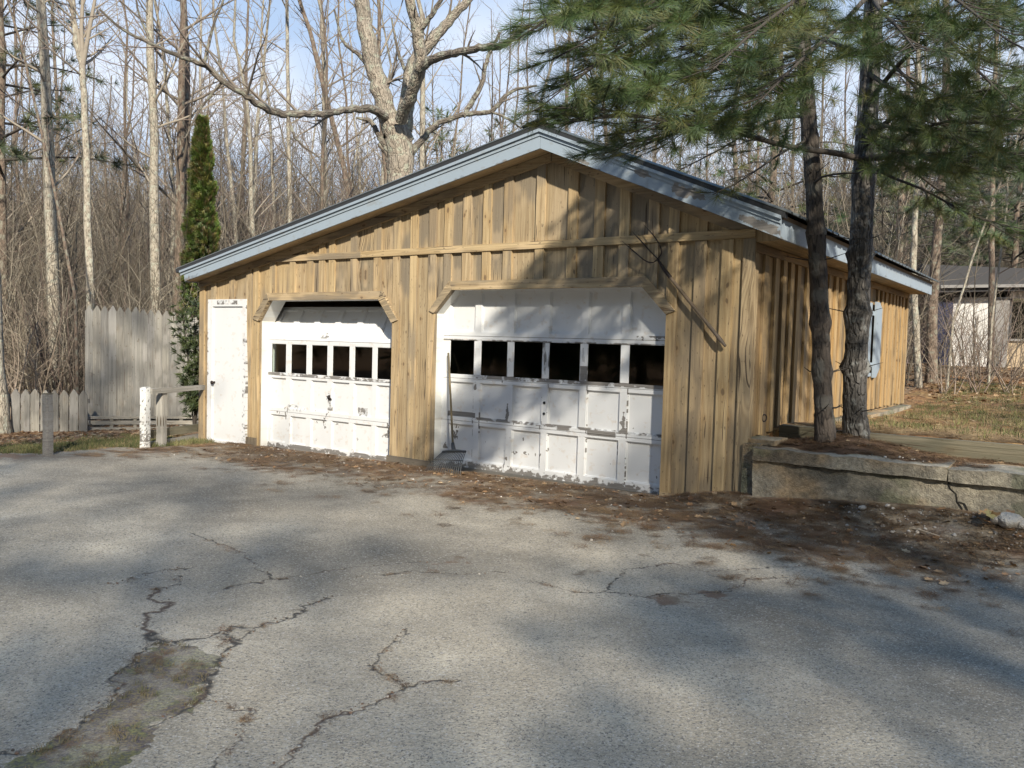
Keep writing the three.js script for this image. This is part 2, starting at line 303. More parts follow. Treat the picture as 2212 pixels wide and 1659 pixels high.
// ---------------------------------------------------------------- wood and paint
function woodMap(seed, a, b, dark, figure, knotted = 1) {
  const r = rng(seed), knots = []; for (let k = 0; k < 6; k++) knots.push([r(), r() * 2, 0.012 + r() * 0.013]);
  return colourMap(512, 1024, (u, v, o, i, j) => {
    let x = u, y = v * 2, kn = 0, halo = 0, bend = 0;
    for (const [kx, ky, kr] of knots) { let dx = x - kx; const dy = (y - ky) * 0.5, d = Math.hypot(dx, dy) + (noise(x * 60 + kx * 9, y * 40) - 0.5) * kr * 0.5; bend += Math.exp(-d * d / (kr * kr * 7)) * (dx > 0 ? 1 : -1) * kr * 0.9; kn = Math.max(kn, ss(kr, kr * 0.5, d)); halo = Math.max(halo, ss(kr * 3.2, kr, d)); }
    const wx = x - bend + 0.03 * (fbm(x * 3 + seed, y * 1.1, 3) - 0.5) * (1 + 7 * figure);
    const grain = fbm(wx * 40, y * (1.2 + 2 * figure), 3), fine = noise(wx * 200, y * 7), ring = 0.5 + 0.5 * Math.sin(wx * 190 + 9 * fbm(x * 2.2, y * 1.4 + seed, 3) * (1 + 4 * figure));
    let c = mix3(a, b, clamp((grain - 0.5) * 1.9 + 0.5 + (fine - 0.5) * 0.35 + (ring - 0.5) * (0.22 + 0.35 * figure)));
    const wea = ss(0.44, 0.66, fbm(x * 3 + seed * 3, y * 1.3 + 5, 4) + 0.16 * (grain - 0.5)); c = mix3(c, dark, wea * 0.72);
    const pale = ss(0.6, 0.72, fbm(x * 5 + seed * 7, y * 2 + 45, 3)); c = mix3(c, [a[0] * 1.12, a[1] * 1.12, a[2] * 1.18], pale * 0.5);
    const crk = noise(wx * 62 + 3, y * 2.2 + seed), th = mix(0.9, 0.8, figure); if (crk > th) c = mix3(c, [0.085, 0.062, 0.042], ss(th, th + 0.06, crk) * ss(0.44, 0.56, fbm(x * 6, y * 2.1 + 40, 3)));
    const sp = fbm(x * 60 + seed, y * 20, 2); if (sp > 0.8) c = mix3(c, [0.13, 0.095, 0.06], ss(0.8, 0.88, sp) * 0.7);
    c = mix3(c, [0.3, 0.19, 0.085], halo * 0.3 * knotted); c = mix3(c, [0.12, 0.08, 0.05], kn * 0.75 * knotted);
    const q = 0.92 + 0.16 * hash(i, j); o[0] = c[0] * q; o[1] = c[1] * q; o[2] = c[2] * q;
  }, THREE.MirroredRepeatWrapping);
}
const woodBump = greyMap(512, 512, (u, v) => { const x = u, y = v * 2; const w = x + 0.02 * fbm(x * 4, y, 2); return 0.6 * fbm(w * 60, y * 2, 3) + 0.4 * noise(w * 240, y * 8); }, THREE.MirroredRepeatWrapping);
const honeyA = woodMap(3, [0.5, 0.385, 0.225], [0.33, 0.24, 0.13], [0.22, 0.185, 0.14], 0.0);
const honeyB = woodMap(8, [0.46, 0.36, 0.22], [0.3, 0.22, 0.125], [0.2, 0.173, 0.135], 0.22);
const figured = woodMap(14, [0.48, 0.37, 0.225], [0.24, 0.175, 0.1], [0.22, 0.185, 0.13], 1.0);
for (const t of [honeyA, honeyB, figured]) t.repeat.set(1, 0.5); woodBump.repeat.set(1, 0.5);
const woodMat = (map, c = [1, 1, 1]) => std({ map, bumpMap: woodBump, bumpScale: 0.0035, roughness: 0.86, color: rgb(...c) });
const W = { board: [woodMat(honeyA, [0.95, 0.93, 0.9]), woodMat(honeyB, [0.92, 0.9, 0.88]), woodMat(honeyB, [0.86, 0.86, 0.86]), woodMat(honeyB, [1, 0.98, 0.96]), woodMat(figured, [0.95, 0.95, 0.95])], batten: [woodMat(honeyA, [1.06, 1.05, 1.02]), woodMat(honeyB, [1.05, 1.03, 1]), woodMat(honeyA, [0.95, 0.92, 0.88])], side: [woodMat(honeyA, [0.84, 0.75, 0.62]), woodMat(honeyB, [0.84, 0.75, 0.63]), woodMat(honeyB, [0.72, 0.65, 0.56])], sideBatten: [woodMat(honeyA, [0.96, 0.86, 0.7]), woodMat(honeyB, [0.92, 0.83, 0.68])], figured: woodMat(figured), grey: woodMat(honeyB, [0.5, 0.52, 0.58]), trim: woodMat(honeyB, [0.98, 0.96, 0.94]) };

const greyWood = (x, y, o) => { const g = 0.75 + 0.5 * noise(x * 6, y * 160); o[0] = 0.2 * g; o[1] = 0.19 * g; o[2] = 0.18 * g; };
function paintMap(x0, y0, w, h, px, py, base, peel) {
  return colourMap(px, py, (u, v, o, i, j) => {
    const x = x0 + u * w, y = y0 + v * h, n = fbm(x * 7, y * 11, 4), f = fbm(x * 26, y * 34, 3);
    const p = peel(x, y, n, f);
    if (p > 0.5) return greyWood(x, y, o);
    const st = 0.95 + 0.05 * fbm(x * 9, y * 1.5, 3) + 0.02 * (hash(i, j) - 0.5), dirty = ss(0.62, 0.8, fbm(x * 14 + 9, y * 18, 4)) * 0.12;
    for (let k = 0; k < 3; k++) o[k] = base[k] * st * (1 - dirty * (0.6 + 0.4 * k));
    if (p > 0.42) for (let k = 0; k < 3; k++) o[k] *= 0.72;
  }, THREE.ClampToEdgeWrapping);
}
const WHITE = [0.71, 0.725, 0.74], PALEBLUE = [0.31, 0.375, 0.44];
const scratch = (x, y) => { const a = noise(x * 22 + 4 * noise(x * 5, y * 5), y * 12), b = fbm(x * 2.4 + 13, y * 2.4, 3); return a > 0.965 - 0.13 * ss(0.5, 0.7, b) && noise(x * 70, y * 40) > 0.42 ? 0.6 : 0; };
const band = (y, a, b) => ss(a - 0.012, a, y) * ss(b + 0.012, b, y);
const BX0 = -3.98, BX1 = -0.8, SX0 = -7.36, SX1 = -4.58;
const bigPaint = paintMap(BX0, -0.1, BX1 - BX0, 2.4, 1536, 1152, WHITE, (x, y, n, f) => {
  let p = 0; const m = 0.55 * n + 0.45 * f;
  p = Math.max(p, ss(0.13, 0.0, y) * 0.5 + (m - 0.5) * 1.3 + (y < 0.085 ? 0.12 : -0.25));
  p = Math.max(p, band(y, 1.095, 1.135) * (0.15 + m * 0.85) * ss(-3.75, -3.3, x));
  p = Math.max(p, band(y, 0.615, 0.665) * (x > -3.83 && x < -3.4 ? 0.9 : 0), band(y, 0.592, 0.618) * (x > -3.4 && x < -0.9 ? 0.1 + m * 0.85 : 0));
  p = Math.max(p, band(y, 0.545, 0.6) * ss(-1.9, -1.8, x) * ss(-1.42, -1.5, x) * (0.35 + m * 0.55), band(y, 0.57, 0.61) * ss(-2.3, -2.2, x) * ss(-1.95, -2.1, x) * (0.3 + m * 0.6));
  for (const [wx, y0, y1, ww] of [[-2.925, 0.59, 0.84, 0.032], [-1.39, 0.6, 0.83, 0.05], [-3.41, 0.95, 1.06, 0.018], [-3.86, 0.2, 0.36, 0.035]]) { const t = (y - y0) / (y1 - y0); if (t > 0 && t < 1 && Math.abs(x - wx) < ww * (1 - t) + (m - 0.5) * 0.11) p = 0.8; }
  if (x > -2.47 && x < -2.34 && y > 1.14 && y < 1.56) p = Math.max(p, 0.28 + (fbm(x * 24, y * 6, 3) - 0.3) * 0.75);
  if (x > -1.97 && x < -1.84 && y > 1.14 && y < 1.5) p = Math.max(p, (y < 1.3 ? 0.62 : 0.3) + (fbm(x * 24, y * 6 + 7, 3) - 0.5) * 0.8);
  if (x > -2.98 && x < -2.85 && y > 1.14 && y < 1.5) p = Math.max(p, 0.16 + (fbm(x * 20, y * 9 + 7, 3) - 0.3) * 0.7);
  for (const [ex, w] of [[-3.39, 0.05], [-2.9, 0.05], [-2.41, 0.05], [-1.9, 0.05], [-1.4, 0.05]]) if (Math.abs(Math.abs(x - ex) - w) < 0.007 && y < 1.1) p = Math.max(p, noise(x * 9, y * 5) > 0.6 && f > 0.5 ? 0.6 : 0);
  p = Math.max(p, band(y, 1.545, 1.56) * (m * 0.95), band(y, 1.6, 1.64) * ss(-1.35, -1.2, x) * (m > 0.55 ? 0.8 : 0));
  return Math.max(p, y < 1.1 ? scratch(x, y) : 0);
});
const smallPaint = paintMap(SX0, -0.2, SX1 - SX0, 2.4, 1024, 1024, WHITE, (x, y, n, f) => {
  let p = 0; const m = 0.55 * n + 0.45 * f, yb = y - 0.02 * (x + 7.3) / 2.6 + 0.02;
  p = Math.max(p, ss(0.06, -0.06, yb) * 0.5 + (m - 0.5) * 1.3 + (yb < -0.01 ? 0.1 : -0.3));
  p = Math.max(p, band(y, 0.965, 1.0) * (0.08 + m * 0.85));
  if (x > -5.43 && x < -5.25 && y > 0.49 && y < 0.6) p = Math.max(p, 0.15 + m * 0.75);
  if (Math.abs(x + 5.96) < 0.045 && y > 0.52 && y < 0.76) p = Math.max(p, 0.1 + m * 0.72);
  if (x > -6.85 && x < -6.5 && y > 0.46 && y < 0.55) p = Math.max(p, m * 0.8);
  if (x > -6.3 && x < -6.05 && y > 1.52 && y < 1.66) p = Math.max(p, m * 0.85);
  return Math.max(p, scratch(x + 9, y) * (y < 0.5 ? 1 : 0.4));
});
const entryPaint = paintMap(-8.6, -0.2, 1.1, 2.35, 512, 1024, WHITE, (x, y, n, f) => {
  let p = 0; const m = 0.5 * n + 0.5 * f;
  const e = Math.min(x + 8.535, -7.572 - x); p = Math.max(p, ss(0.05, 0.0, e) * 0.34 + (m - 0.5) * 1.5 - (e > 0.07 ? 1 : 0));
  if (x > -7.68) p = Math.max(p, m * 0.95 - 0.12 - (y > 1.6 ? 0.3 : 0) - (x < -7.66 ? 0.25 : 0));
  if (y > 1.99 && y < 2.05 && x > -8.3 && x < -7.8) p = Math.max(p, m * 0.95);
  return p;
});
const jambPaint = paintMap(-8, -0.2, 8, 2.5, 512, 512, [0.68, 0.69, 0.67], (x, y, n, f) => ss(0.15, -0.15, y) * 0.3 + (f - 0.5) * 0.9);
const bluePaint = paintMap(-9.2, -0.2, 9.8, 4.2, 2048, 1024, PALEBLUE, (x, y, n, f) => {
  const yb = x < -2.29 ? 3.634 + 0.199 * (x + 2.29) : 3.634 - 0.415 * (x + 2.29), d = y - yb, m = 0.5 * n + 0.5 * f; let p = ss(0.035, 0.0, d) * 0.22 + (fbm(x * 9, y * 9, 3) - 0.5) * 1.15;
  if (d > 0.03) p -= 0.35;
  const lo = ss(-7.6, -8.9, x); p = Math.max(p, lo * (ss(0.12, 0.0, d) * 0.55 + (m - 0.5)));
  for (const [cx, cd, a, b] of [[-0.55, 0.11, 0.17, 0.05], [-0.62, 0.08, 0.1, 0.045], [0.15, 0.05, 0.2, 0.05], [-1.05, 0.12, 0.1, 0.035], [-1.75, 0.03, 0.1, 0.03]]) if (Math.hypot((x - cx) / a, (d - cd) / b) + (m - 0.5) * 2.2 < 0.9) p = 0.8;
  return p;
});
const shutterPaint = paintMap(-8, 0, 8.4, 3, 512, 512, PALEBLUE, (x, y, n, f) => (y > 2.5 ? ss(2.64, 2.54, y) * 0.2 : 0) + (fbm(x * 5, y * 14, 3) - 0.5) * 1.25);
const paint = (map, r = 0.55) => std({ map, roughness: r });
const P = { big: paint(bigPaint), small: paint(smallPaint), entry: paint(entryPaint), jamb: paint(jambPaint), blue: paint(bluePaint), shutter: paint(shutterPaint) };
const glassMat = new THREE.MeshPhysicalMaterial({ color: rgb(0.9, 0.94, 0.92), roughness: 0.03, transmission: 1, thickness: 0, ior: 1.33 });
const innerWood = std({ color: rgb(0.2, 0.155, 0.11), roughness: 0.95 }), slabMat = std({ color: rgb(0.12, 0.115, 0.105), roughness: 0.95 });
const ironMat = std({ color: rgb(0.035, 0.026, 0.024), roughness: 0.6, metalness: 0.4 });
const concreteMap = colourMap(1024, 1024, (u, v, o, i, j) => {
  const x = u * 2.4, y = v * 2.4, n = fbm(x * 2.4 + 5, y * 3.2, 5), s = fbm(x * 1.6 + 20, y * 0.9, 4), g = 0.62 + 0.5 * hash(i, j) * 0.7 + 0.7 * (fbm(x * 45, y * 45, 3) - 0.38);
  let c = mix3([0.22, 0.2, 0.16], [0.4, 0.36, 0.28], ss(0.3, 0.7, n)); c = mix3(c, [0.42, 0.3, 0.17], ss(0.46, 0.62, s) * 0.8); c = mix3(c, [0.1, 0.098, 0.085], ss(0.55, 0.7, fbm(x * 2 + 40, y * 1.6 + 4, 5)) * 0.75);
  c = mix3(c, [0.14, 0.16, 0.09], ss(0.62, 0.72, fbm(x * 3 + 70, y * 3, 4)) * 0.5);
  for (let k = 0; k < 3; k++) o[k] = c[k] * g;
}, THREE.MirroredRepeatWrapping);
const concreteBump = greyMap(512, 512, (u, v, i, j) => 0.5 * fbm(u * 60, v * 60, 3) + 0.3 * hash(i, j) + 0.2 * fbm(u * 9, v * 9, 3), THREE.MirroredRepeatWrapping);
concreteMap.repeat.set(1 / 2.4, 1 / 2.4); concreteBump.repeat.set(1 / 2.4, 1 / 2.4);
const concrete = std({ map: concreteMap, bumpMap: concreteBump, bumpScale: 0.018, roughness: 0.95 });
const concreteDark = std({ map: concreteMap, bumpMap: concreteBump, bumpScale: 0.03, roughness: 0.95, color: rgb(0.72, 0.74, 0.76) });

// ---------------------------------------------------------------- the garage
const G = thing('garage', 'weathered wooden two bay garage of boards and battens with pale blue fascia boards', 'garage', [-4.4, -0.1, -3.8]);
const rw = rng(77), pick = (a) => a[Math.floor(rw() * a.length)];
const soff = (x) => x < -2.29 ? 3.634 + 0.199 * (x + 2.29) : 3.634 - 0.415 * (x + 2.29);
const openings = [
  { x0: -8.5, x1: -7.6, c: 0, yt: 2.04, yc: 2.04, grow: 0 },
  { x0: -7.3, x1: -4.64, c: 0.28, yt: 2.046, yc: 1.745, lx: 0.24, grow: 0.1 },
  { x0: -3.935, x1: -0.857, c: 0.28, yt: 2.149, yc: 1.866, lx: 0.28, grow: 0.1 },
];
function profile(x, grow) {                 // lower end of a board at x: the ground or the head of an opening
  for (const o of openings) if (x > o.x0 && x < o.x1) { const g = grow ? o.grow : 0; if (!o.lx) return o.yt; return Math.min(o.yt + g, o.yc + g * 1.35 + Math.min(x - o.x0, o.x1 - x) / o.lx * (o.yt - o.yc)); }
  return x > -0.8 ? 0.02 : x > -4.7 ? -0.06 : -0.16;
}
function wallPiece(x0, x1, z0, z1, mat, name, parent, opt = {}) {
  const lo = (x) => Math.max(profile(x, opt.grow), opt.ymin ?? -9), hi = (x) => Math.min(soff(x) - (opt.drop ?? 0), opt.ymax ?? 9);
  const cuts = [x0, x1]; for (const o of openings) for (const q of o.lx ? [o.x0, o.x0 + o.lx, o.x1 - o.lx, o.x1] : [o.x0, o.x1]) if (q > x0 + 0.004 && q < x1 - 0.004) cuts.push(q);
  cuts.sort((a, b) => a - b); let run = [];
  const flush = () => {
    if (run.length < 2) { run = []; return; } const top = [], a = run[0][0], b = run[run.length - 1][0]; top.push([b, hi(b)]); if (a < -2.29 && b > -2.29 && !(opt.ymax < 3)) top.push([-2.29, hi(-2.29)]); top.push([a, hi(a)]);
    if (Math.max(...top.map((t, i) => t[1] - Math.min(...run.map((q) => q[1])))) > 0.03) part(name, slab([...run, ...top], z0, z1, rw(), rw() * 2), mat, parent);
    run = [];
  };
  for (let k = 0; k < cuts.length - 1; k++) {
    const a = cuts[k], b = cuts[k + 1], ya = lo(a + 1e-4), yb = lo(b - 1e-4);
    if (run.length && Math.abs(run[run.length - 1][1] - ya) > 0.05) flush();
    if (!run.length) run.push([a, ya]); run.push([b, yb]);
  }
  flush();
}
const wallFront = new THREE.Group(); wallFront.name = 'front_wall'; G.add(wallFront);
const battens = [-8.697, -8.402, -7.95, -7.54, -7.38, -7.008, -6.578, -6.213, -5.971, -5.776, -5.355, -4.925, -4.585, -4.297, -3.99, -3.744, -3.46, -3.163, -2.858, -2.418, -1.997, -1.665, -1.364, -1.03, -0.805, -0.512, -0.24, -0.026];
for (let k = 0; k < battens.length - 1; k++) {
  const a = k ? battens[k] : -8.755, b = k === battens.length - 2 ? 0.0 : battens[k + 1], t = rw() * 0.003;
  const warm = battens[k] > -3.6 && battens[k] < -0.9 ? W.board[2] : pick(W.board);
  wallPiece(a + 0.002, b - 0.002, -0.024 - t, -t, warm, 'board', wallFront);
}
battens.forEach((x, k) => {
  const w = 0.112 + rw() * 0.014, d = 0.027 + rw() * 0.004, m = x > -1.2 && x !== -0.805 ? (rw() < 0.7 ? W.figured : pick(W.batten)) : pick(W.batten);
  if (x < -7.1) wallPiece(x - w / 2, x + w / 2, 0.001, d, pick(W.batten), 'batten', wallFront, { grow: true, drop: 0.09 });
  else { wallPiece(x - w / 2, x + w / 2, 0.001, d, m, 'batten', wallFront, { grow: true, ymax: 2.588 }); wallPiece(x - w / 2, x + w / 2, 0.001, d, pick(W.batten), 'batten', wallFront, { ymin: 2.675, drop: 0.09 }); }
});
part('band_board', box(-5.22, 2.59, 0.001, -7.15, 2.672, 0.041, 0.2, 0.4), W.batten[1], wallFront);
part('band_board', box(-5.216, 2.592, 0.001, 0.03, 2.674, 0.04, 0.6, 1.1), W.batten[0], wallFront);
part('rake_trim', slab([[-8.755, soff(-8.755) - 0.1], [-2.29, soff(-2.29) - 0.1], [-2.29, soff(-2.29) - 0.002], [-8.755, soff(-8.755) - 0.002]], 0.001, 0.042, 0.3, 0, 0), W.trim, wallFront);
part('rake_trim', slab([[-2.288, soff(-2.288) - 0.1], [-0.01, soff(-0.01) - 0.1], [-0.01, soff(-0.01) - 0.002], [-2.288, soff(-2.288) - 0.002]], 0.001, 0.03, 0.3, 0, 0), W.trim, wallFront);
part('base_board', slab([[-4.668, -0.2], [-3.93, -0.12], [-3.93, 0.045], [-4.66, 0.05]], 0.036, 0.06, 0.1, 0.3, 0), W.grey, wallFront);
part('base_board', box(-0.85, -0.06, 0.036, -0.1, 0.06, 0.046, 0.4, 0), W.trim, wallFront);
part('base_board', box(-7.55, -0.22, 0.036, -7.31, 0.03, 0.05, 0.4, 0.9), W.grey, wallFront);
// casings and white liners of the two garage bays
function bay(o, outL, outR) {
  const cl = o.lx, iL = o.x0 + cl, iR = o.x1 - cl, z0 = 0.0015, z1 = 0.044;
  part('casing', slab([[iL, o.yt], [iR, o.yt], [iR + 0.045, o.yt + 0.105], [iL - 0.045, o.yt + 0.105]], z0, z1, rw(), rw(), 0), W.batten[1], wallFront);
  part('casing', slab([[o.x0, o.yc], [iL - 0.003, o.yt], [iL - 0.048, o.yt + 0.105], [o.x0 - outL, o.yc + 0.035]], z0, z1 + 0.004, rw(), rw(), 0), W.figured, wallFront);
  part('casing', slab([[iR + 0.003, o.yt], [o.x1, o.yc], [o.x1 + outR, o.yc + 0.035], [iR + 0.048, o.yt + 0.105]], z0, z1 + 0.004, rw(), rw(), 0), W.figured, wallFront);
  const line = [[o.x0, -0.2], [o.x0, o.yc], [iL, o.yt], [iR, o.yt], [o.x1, o.yc], [o.x1, -0.2]], outp = [[o.x0 - 0.035, -0.2], [o.x0 - 0.035, o.yc + 0.015], [iL - 0.015, o.yt + 0.035], [iR + 0.015, o.yt + 0.035], [o.x1 + 0.035, o.yc + 0.015], [o.x1 + 0.035, -0.2]];
  for (let k = 0; k < 5; k++) { const g = slab([line[k], line[k + 1], outp[k + 1], outp[k]], -0.26, -0.0275); part('door_jamb', doorUV(g, -8, -0.2, 8, 2.5), P.jamb, wallFront); }
}
bay(openings[1], 0.13, 0.105); bay(openings[2], 0.075, 0.105);

// the sectional doors: rails and stiles proud, panels set back, panes behind their stiles
function garageDoor(o, paintM, uvb, cols, rows, yBot, label, tilt) {
  const D = new THREE.Group(); D.name = 'garage_door'; G.add(D); D.userData.label = label;
  const x0 = cols[0][0], x1 = cols[cols.length - 1][1], zf = -0.15, zb = -0.19;
  const put = (name, g, m = paintM) => part(name, m === paintM ? doorUV(g, ...uvb) : g, m, D);
  const stiles = []; for (let k = 1; k < cols.length - 1; k++) stiles.push(cols[k]); 
  const turn = (g, y, k) => { if (!tilt || k !== 0) return g; g.translate(0, -y, 0.15); g.rotateX(-tilt); g.translate(0, y, -0.15); return g; };
  rows.forEach(([yb, yt, kind], k) => {
    const base = rows[0][0] - 0.04;
    const tp = (name, g, m = paintM) => { if (m === paintM) doorUV(g, ...uvb); part(name, turn(g, base, k), m, D); };
    for (const c of cols) tp('stile', box(c[0], yb, kind === 'glass' ? -0.163 : zb, c[1], yt, zf));
    for (let q = 0; q < cols.length - 1; q++) {
      const a = cols[q][1], b = cols[q + 1][0];
      if (kind === 'glass') {
        tp('pane', box(a - 0.004, yb - 0.004, -0.159, b + 0.004, yt + 0.004, -0.157), glassMat);
        const s = 0.005; tp('glazing_bead', mergeGeometries([box(a, yb, -0.1565, b, yb + s, -0.1515), box(a, yt - s, -0.1565, b, yt, -0.1515), box(a, yb + s, -0.1565, a + s, yt - s, -0.1515), box(b - s, yb + s, -0.1565, b, yt - s, -0.1515)]));
      } else {
        tp('panel', box(a - 0.002, yb - 0.002, zb + 0.004, b + 0.002, yt + 0.002, zf - 0.023));
        const s = 0.012; tp('moulding', mergeGeometries([box(a, yb, zf - 0.0225, b, yb + s, zf - 0.011), box(a, yt - s, zf - 0.0225, b, yt, zf - 0.011), box(a, yb + s, zf - 0.0225, a + s, yt - s, zf - 0.011), box(b - s, yb + s, zf - 0.0225, b, yt - s, zf - 0.011)]));
      }
    }
    // rails: each section has its own, a thin joint between sections
    const above = k ? rows[k - 1][0] : yt + 0.05, below = k < rows.length - 1 ? rows[k + 1][1] : yBot;
    if (k === 0) tp('rail', box(x0, yt, -0.168, x1, yt + 0.05, zf + 0.001));
    const mid = k < rows.length - 1 ? (yb + below) / 2 : yBot;
    tp('rail', box(x0, mid + 0.0025, -0.168, x1, yb, zf + 0.001));
    if (k < rows.length - 1 && !(tilt && k === -1)) put('rail', box(x0, below, -0.168, x1, mid - 0.0025, zf + 0.0013));
  });
  return D;
}
const colsBig = [[-3.955, -3.82], [-3.436, -3.339], [-2.941, -2.855], [-2.448, -2.364], [-1.948, -1.859], [-1.444, -1.351], [-0.93, -0.84]];
const bigDoor = garageDoor(openings[2], P.big, [BX0, -0.1, BX1 - BX0, 2.4], colsBig, [[1.648, 2.12, 'panel'], [1.127, 1.554, 'glass'], [0.603, 1.037, 'panel'], [0.083, 0.518, 'panel']], -0.012, 'closed white garage door with peeling paint and six dark panes');
const colsSmall = [[-7.325, -7.228], [-6.9, -6.795], [-6.457, -6.356], [-6.024, -5.927], [-5.585, -5.493], [-5.152, -5.069], [-4.73, -4.62]];
const smallDoor = garageDoor(openings[1], P.small, [SX0, -0.2, SX1 - SX0, 2.4], colsSmall, [[1.535, 1.98, 'panel'], [1.0, 1.426, 'glass'], [0.487, 0.924, 'panel'], [-0.02, 0.382, 'panel']], -0.105, 'white garage door whose top section is tipped inwards', 0.48);
const dark = std({ color: rgb(0.012, 0.012, 0.012) });
for (const y of [0.86, 0.735]) { const g = new THREE.CylinderGeometry(0.016, 0.016, 0.01, 10); g.rotateX(Math.PI / 2); g.translate(-2.405, y, -0.147); part('lock_hole', g, dark, bigDoor); }
{ const g = mergeGeometries([box(-5.985, 0.665, -0.149, -5.955, 0.735, -0.135), new THREE.CylinderGeometry(0.009, 0.009, 0.1, 8).rotateZ(1.2).translate(-5.955, 0.7, -0.128)].map((q) => q.index ? q.toNonIndexed() : q)); part('door_handle', g, ironMat, smallDoor); }
// the sill strip of dark rubber and concrete under the doors
part('door_sill', box(-3.93, -0.1, -0.27, -0.87, -0.004, -0.11), slabMat, wallFront); part('door_sill', box(-7.29, -0.2, -0.27, -4.66, -0.1, -0.11), slabMat, wallFront);

// the narrow entry door on the left
const entry = new THREE.Group(); entry.name = 'entry_door'; G.add(entry); entry.userData.label = 'narrow white entry door with a dark knob';
const ep = (name, g) => part(name, doorUV(g, -8.6, -0.2, 1.1, 2.35), P.entry, entry);
ep('door_leaf', box(-8.44, -0.1, -0.03, -7.65, 1.975, 0.012));
ep('door_frame', box(-8.53, -0.13, -0.03, -8.415, 2.068, 0.036)); ep('door_frame', box(-7.676, -0.13, -0.03, -7.58, 2.068, 0.036)); ep('door_frame', box(-8.415, 1.961, -0.03, -7.676, 2.068, 0.035));
ep('sill', box(-8.53, -0.165, -0.03, -7.58, -0.132, 0.06)); ep('kick_rail', box(-8.412, -0.128, 0.012, -7.678, -0.09, 0.03));
{ const pts = [[0, 0], [0.02, 0], [0.02, 0.006], [0.009, 0.01], [0.009, 0.026], [0.026, 0.034], [0.03, 0.046], [0.024, 0.06], [0, 0.066]].map((p) => new THREE.Vector2(...p)); const g = new THREE.LatheGeometry(pts, 16); g.rotateX(Math.PI / 2); g.translate(-8.375, 0.794, 0.0125); part('door_knob', g, ironMat, entry); }

// side wall facing the trees: boards, battens, window with shutters, concrete footing
const wallSide = new THREE.Group(); wallSide.name = 'side_wall'; G.add(wallSide);
{
  const win = (z) => z > -5.03 && z < -4.0; let z = -0.03, k = 0; const zs = [];
  while (z > -7.5) { zs.push(z); z -= 0.235 + rw() * 0.1; } zs.push(-7.6);
  const side = (za, zb, xa, xb, y0, y1, m, n) => part(n, box(xa, y0, za, xb, y1, zb, rw(), rw() * 2), m, wallSide);
  for (let i = 0; i < zs.length - 1; i++) { const m = pick(W.side); side(zs[i] - 0.002, zs[i + 1] + 0.002, -0.024 - rw() * 0.003, -0.001 - rw() * 0.003, 0.66, 2.5, m, 'board'); }
  zs.forEach((q, i) => { if (!i || q < -7.58) return; const w = 0.05 + rw() * 0.012; if (q > -5.16 && q < -3.84) { side(q + w, q - w, 0.001, 0.024, 0.7, 1.2, pick(W.sideBatten), 'batten'); return; } side(q + w, q - w, 0.001, 0.026 + rw() * 0.006, 0.68 + rw() * 0.03, 2.46, pick(W.sideBatten), 'batten'); });
  side(-7.58, -7.7, -0.024, 0.03, 0.68, 2.46, W.sideBatten[0], 'corner_board'); side(-0.022, -0.11, 0.0, 0.026, 0.62, 2.46, W.figured, 'corner_board');
  side(0.0, -7.7, 0.001, 0.034, 2.462, 2.545, W.side[1], 'frieze_board');
  // window: pale blue frame over a boarded sash
  const win0 = new THREE.Group(); win0.name = 'window'; G.add(win0);
  const wp = (n, za, zb, xa, xb, y0, y1) => { const g = box(xa, y0, za, xb, y1, zb); const p = g.attributes.position, uv = g.attributes.uv; for (let i = 0; i < p.count; i++) uv.setXY(i, (p.getZ(i) + 8) / 8.4, p.getY(i) / 3); part(n, g, P.shutter, win0); };
  wp('frame', -4.02, -4.11, 0.001, 0.022, 1.24, 2.25); wp('frame', -4.93, -5.02, 0.001, 0.022, 1.24, 2.25); wp('frame', -4.11, -4.93, 0.001, 0.021, 2.16, 2.25); wp('sill', -4.0, -5.04, 0.001, 0.04, 1.19, 1.24);
  wp('sash', -4.11, -4.18, 0.001, 0.014, 1.24, 2.16); wp('sash', -4.86, -4.93, 0.001, 0.014, 1.24, 2.16); wp('sash', -4.18, -4.86, 0.001, 0.0135, 2.08, 2.16); wp('sash', -4.18, -4.86, 0.001, 0.0135, 1.24, 1.32); wp('sash', -4.18, -4.86, 0.001, 0.013, 1.66, 1.72);
  part('pane', box(0.004, 1.32, -4.18, 0.007, 2.08, -4.86), glassMat, win0);
  const shut = (za, zb, flip) => {
    const w = Math.abs(zb - za), s = flip ? [[0, 1.2], [w, 1.2], [w, 2.27], [0, 2.27]] : [[0, 1.17], [w * 0.45, 1.17], [w, 1.3], [w, 2.18], [w * 0.55, 2.27], [0, 2.27]];
    const g = slab(s, 0, 0.026); g.rotateY(Math.PI / 2); g.translate(0.04, 0, za); const p = g.attributes.position, uv = g.attributes.uv; for (let i = 0; i < p.count; i++) uv.setXY(i, (p.getZ(i) + 8) / 8.4, p.getY(i) / 3);
    const m = part('shutter', g, P.shutter, win0); return m;
  };
  shut(-5.08, -5.47); shut(-3.56, -3.97, true);
  for (const y of [1.36, 2.1]) part('hinge', box(0.022, y - 0.03, -5.0, 0.04, y + 0.03, -5.14), P.shutter, win0);
  const ring = new THREE.TorusGeometry(0.035, 0.007, 6, 16); ring.rotateY(Math.PI / 2.6); ring.translate(0.035, 0.855, -0.43); part('iron_ring', ring, ironMat, wallSide);
  part('footing', box(-0.1, 0.3, -1.3, 0.09, 0.69, -4.7), concrete, wallSide); part('footing', box(-0.1, 0.3, -4.702, 0.14, 0.655, -7.75), concrete, wallSide); part('footing', box(-0.1, 0.0, -0.03, -0.004, 0.66, -1.3), concreteDark, wallSide);
}
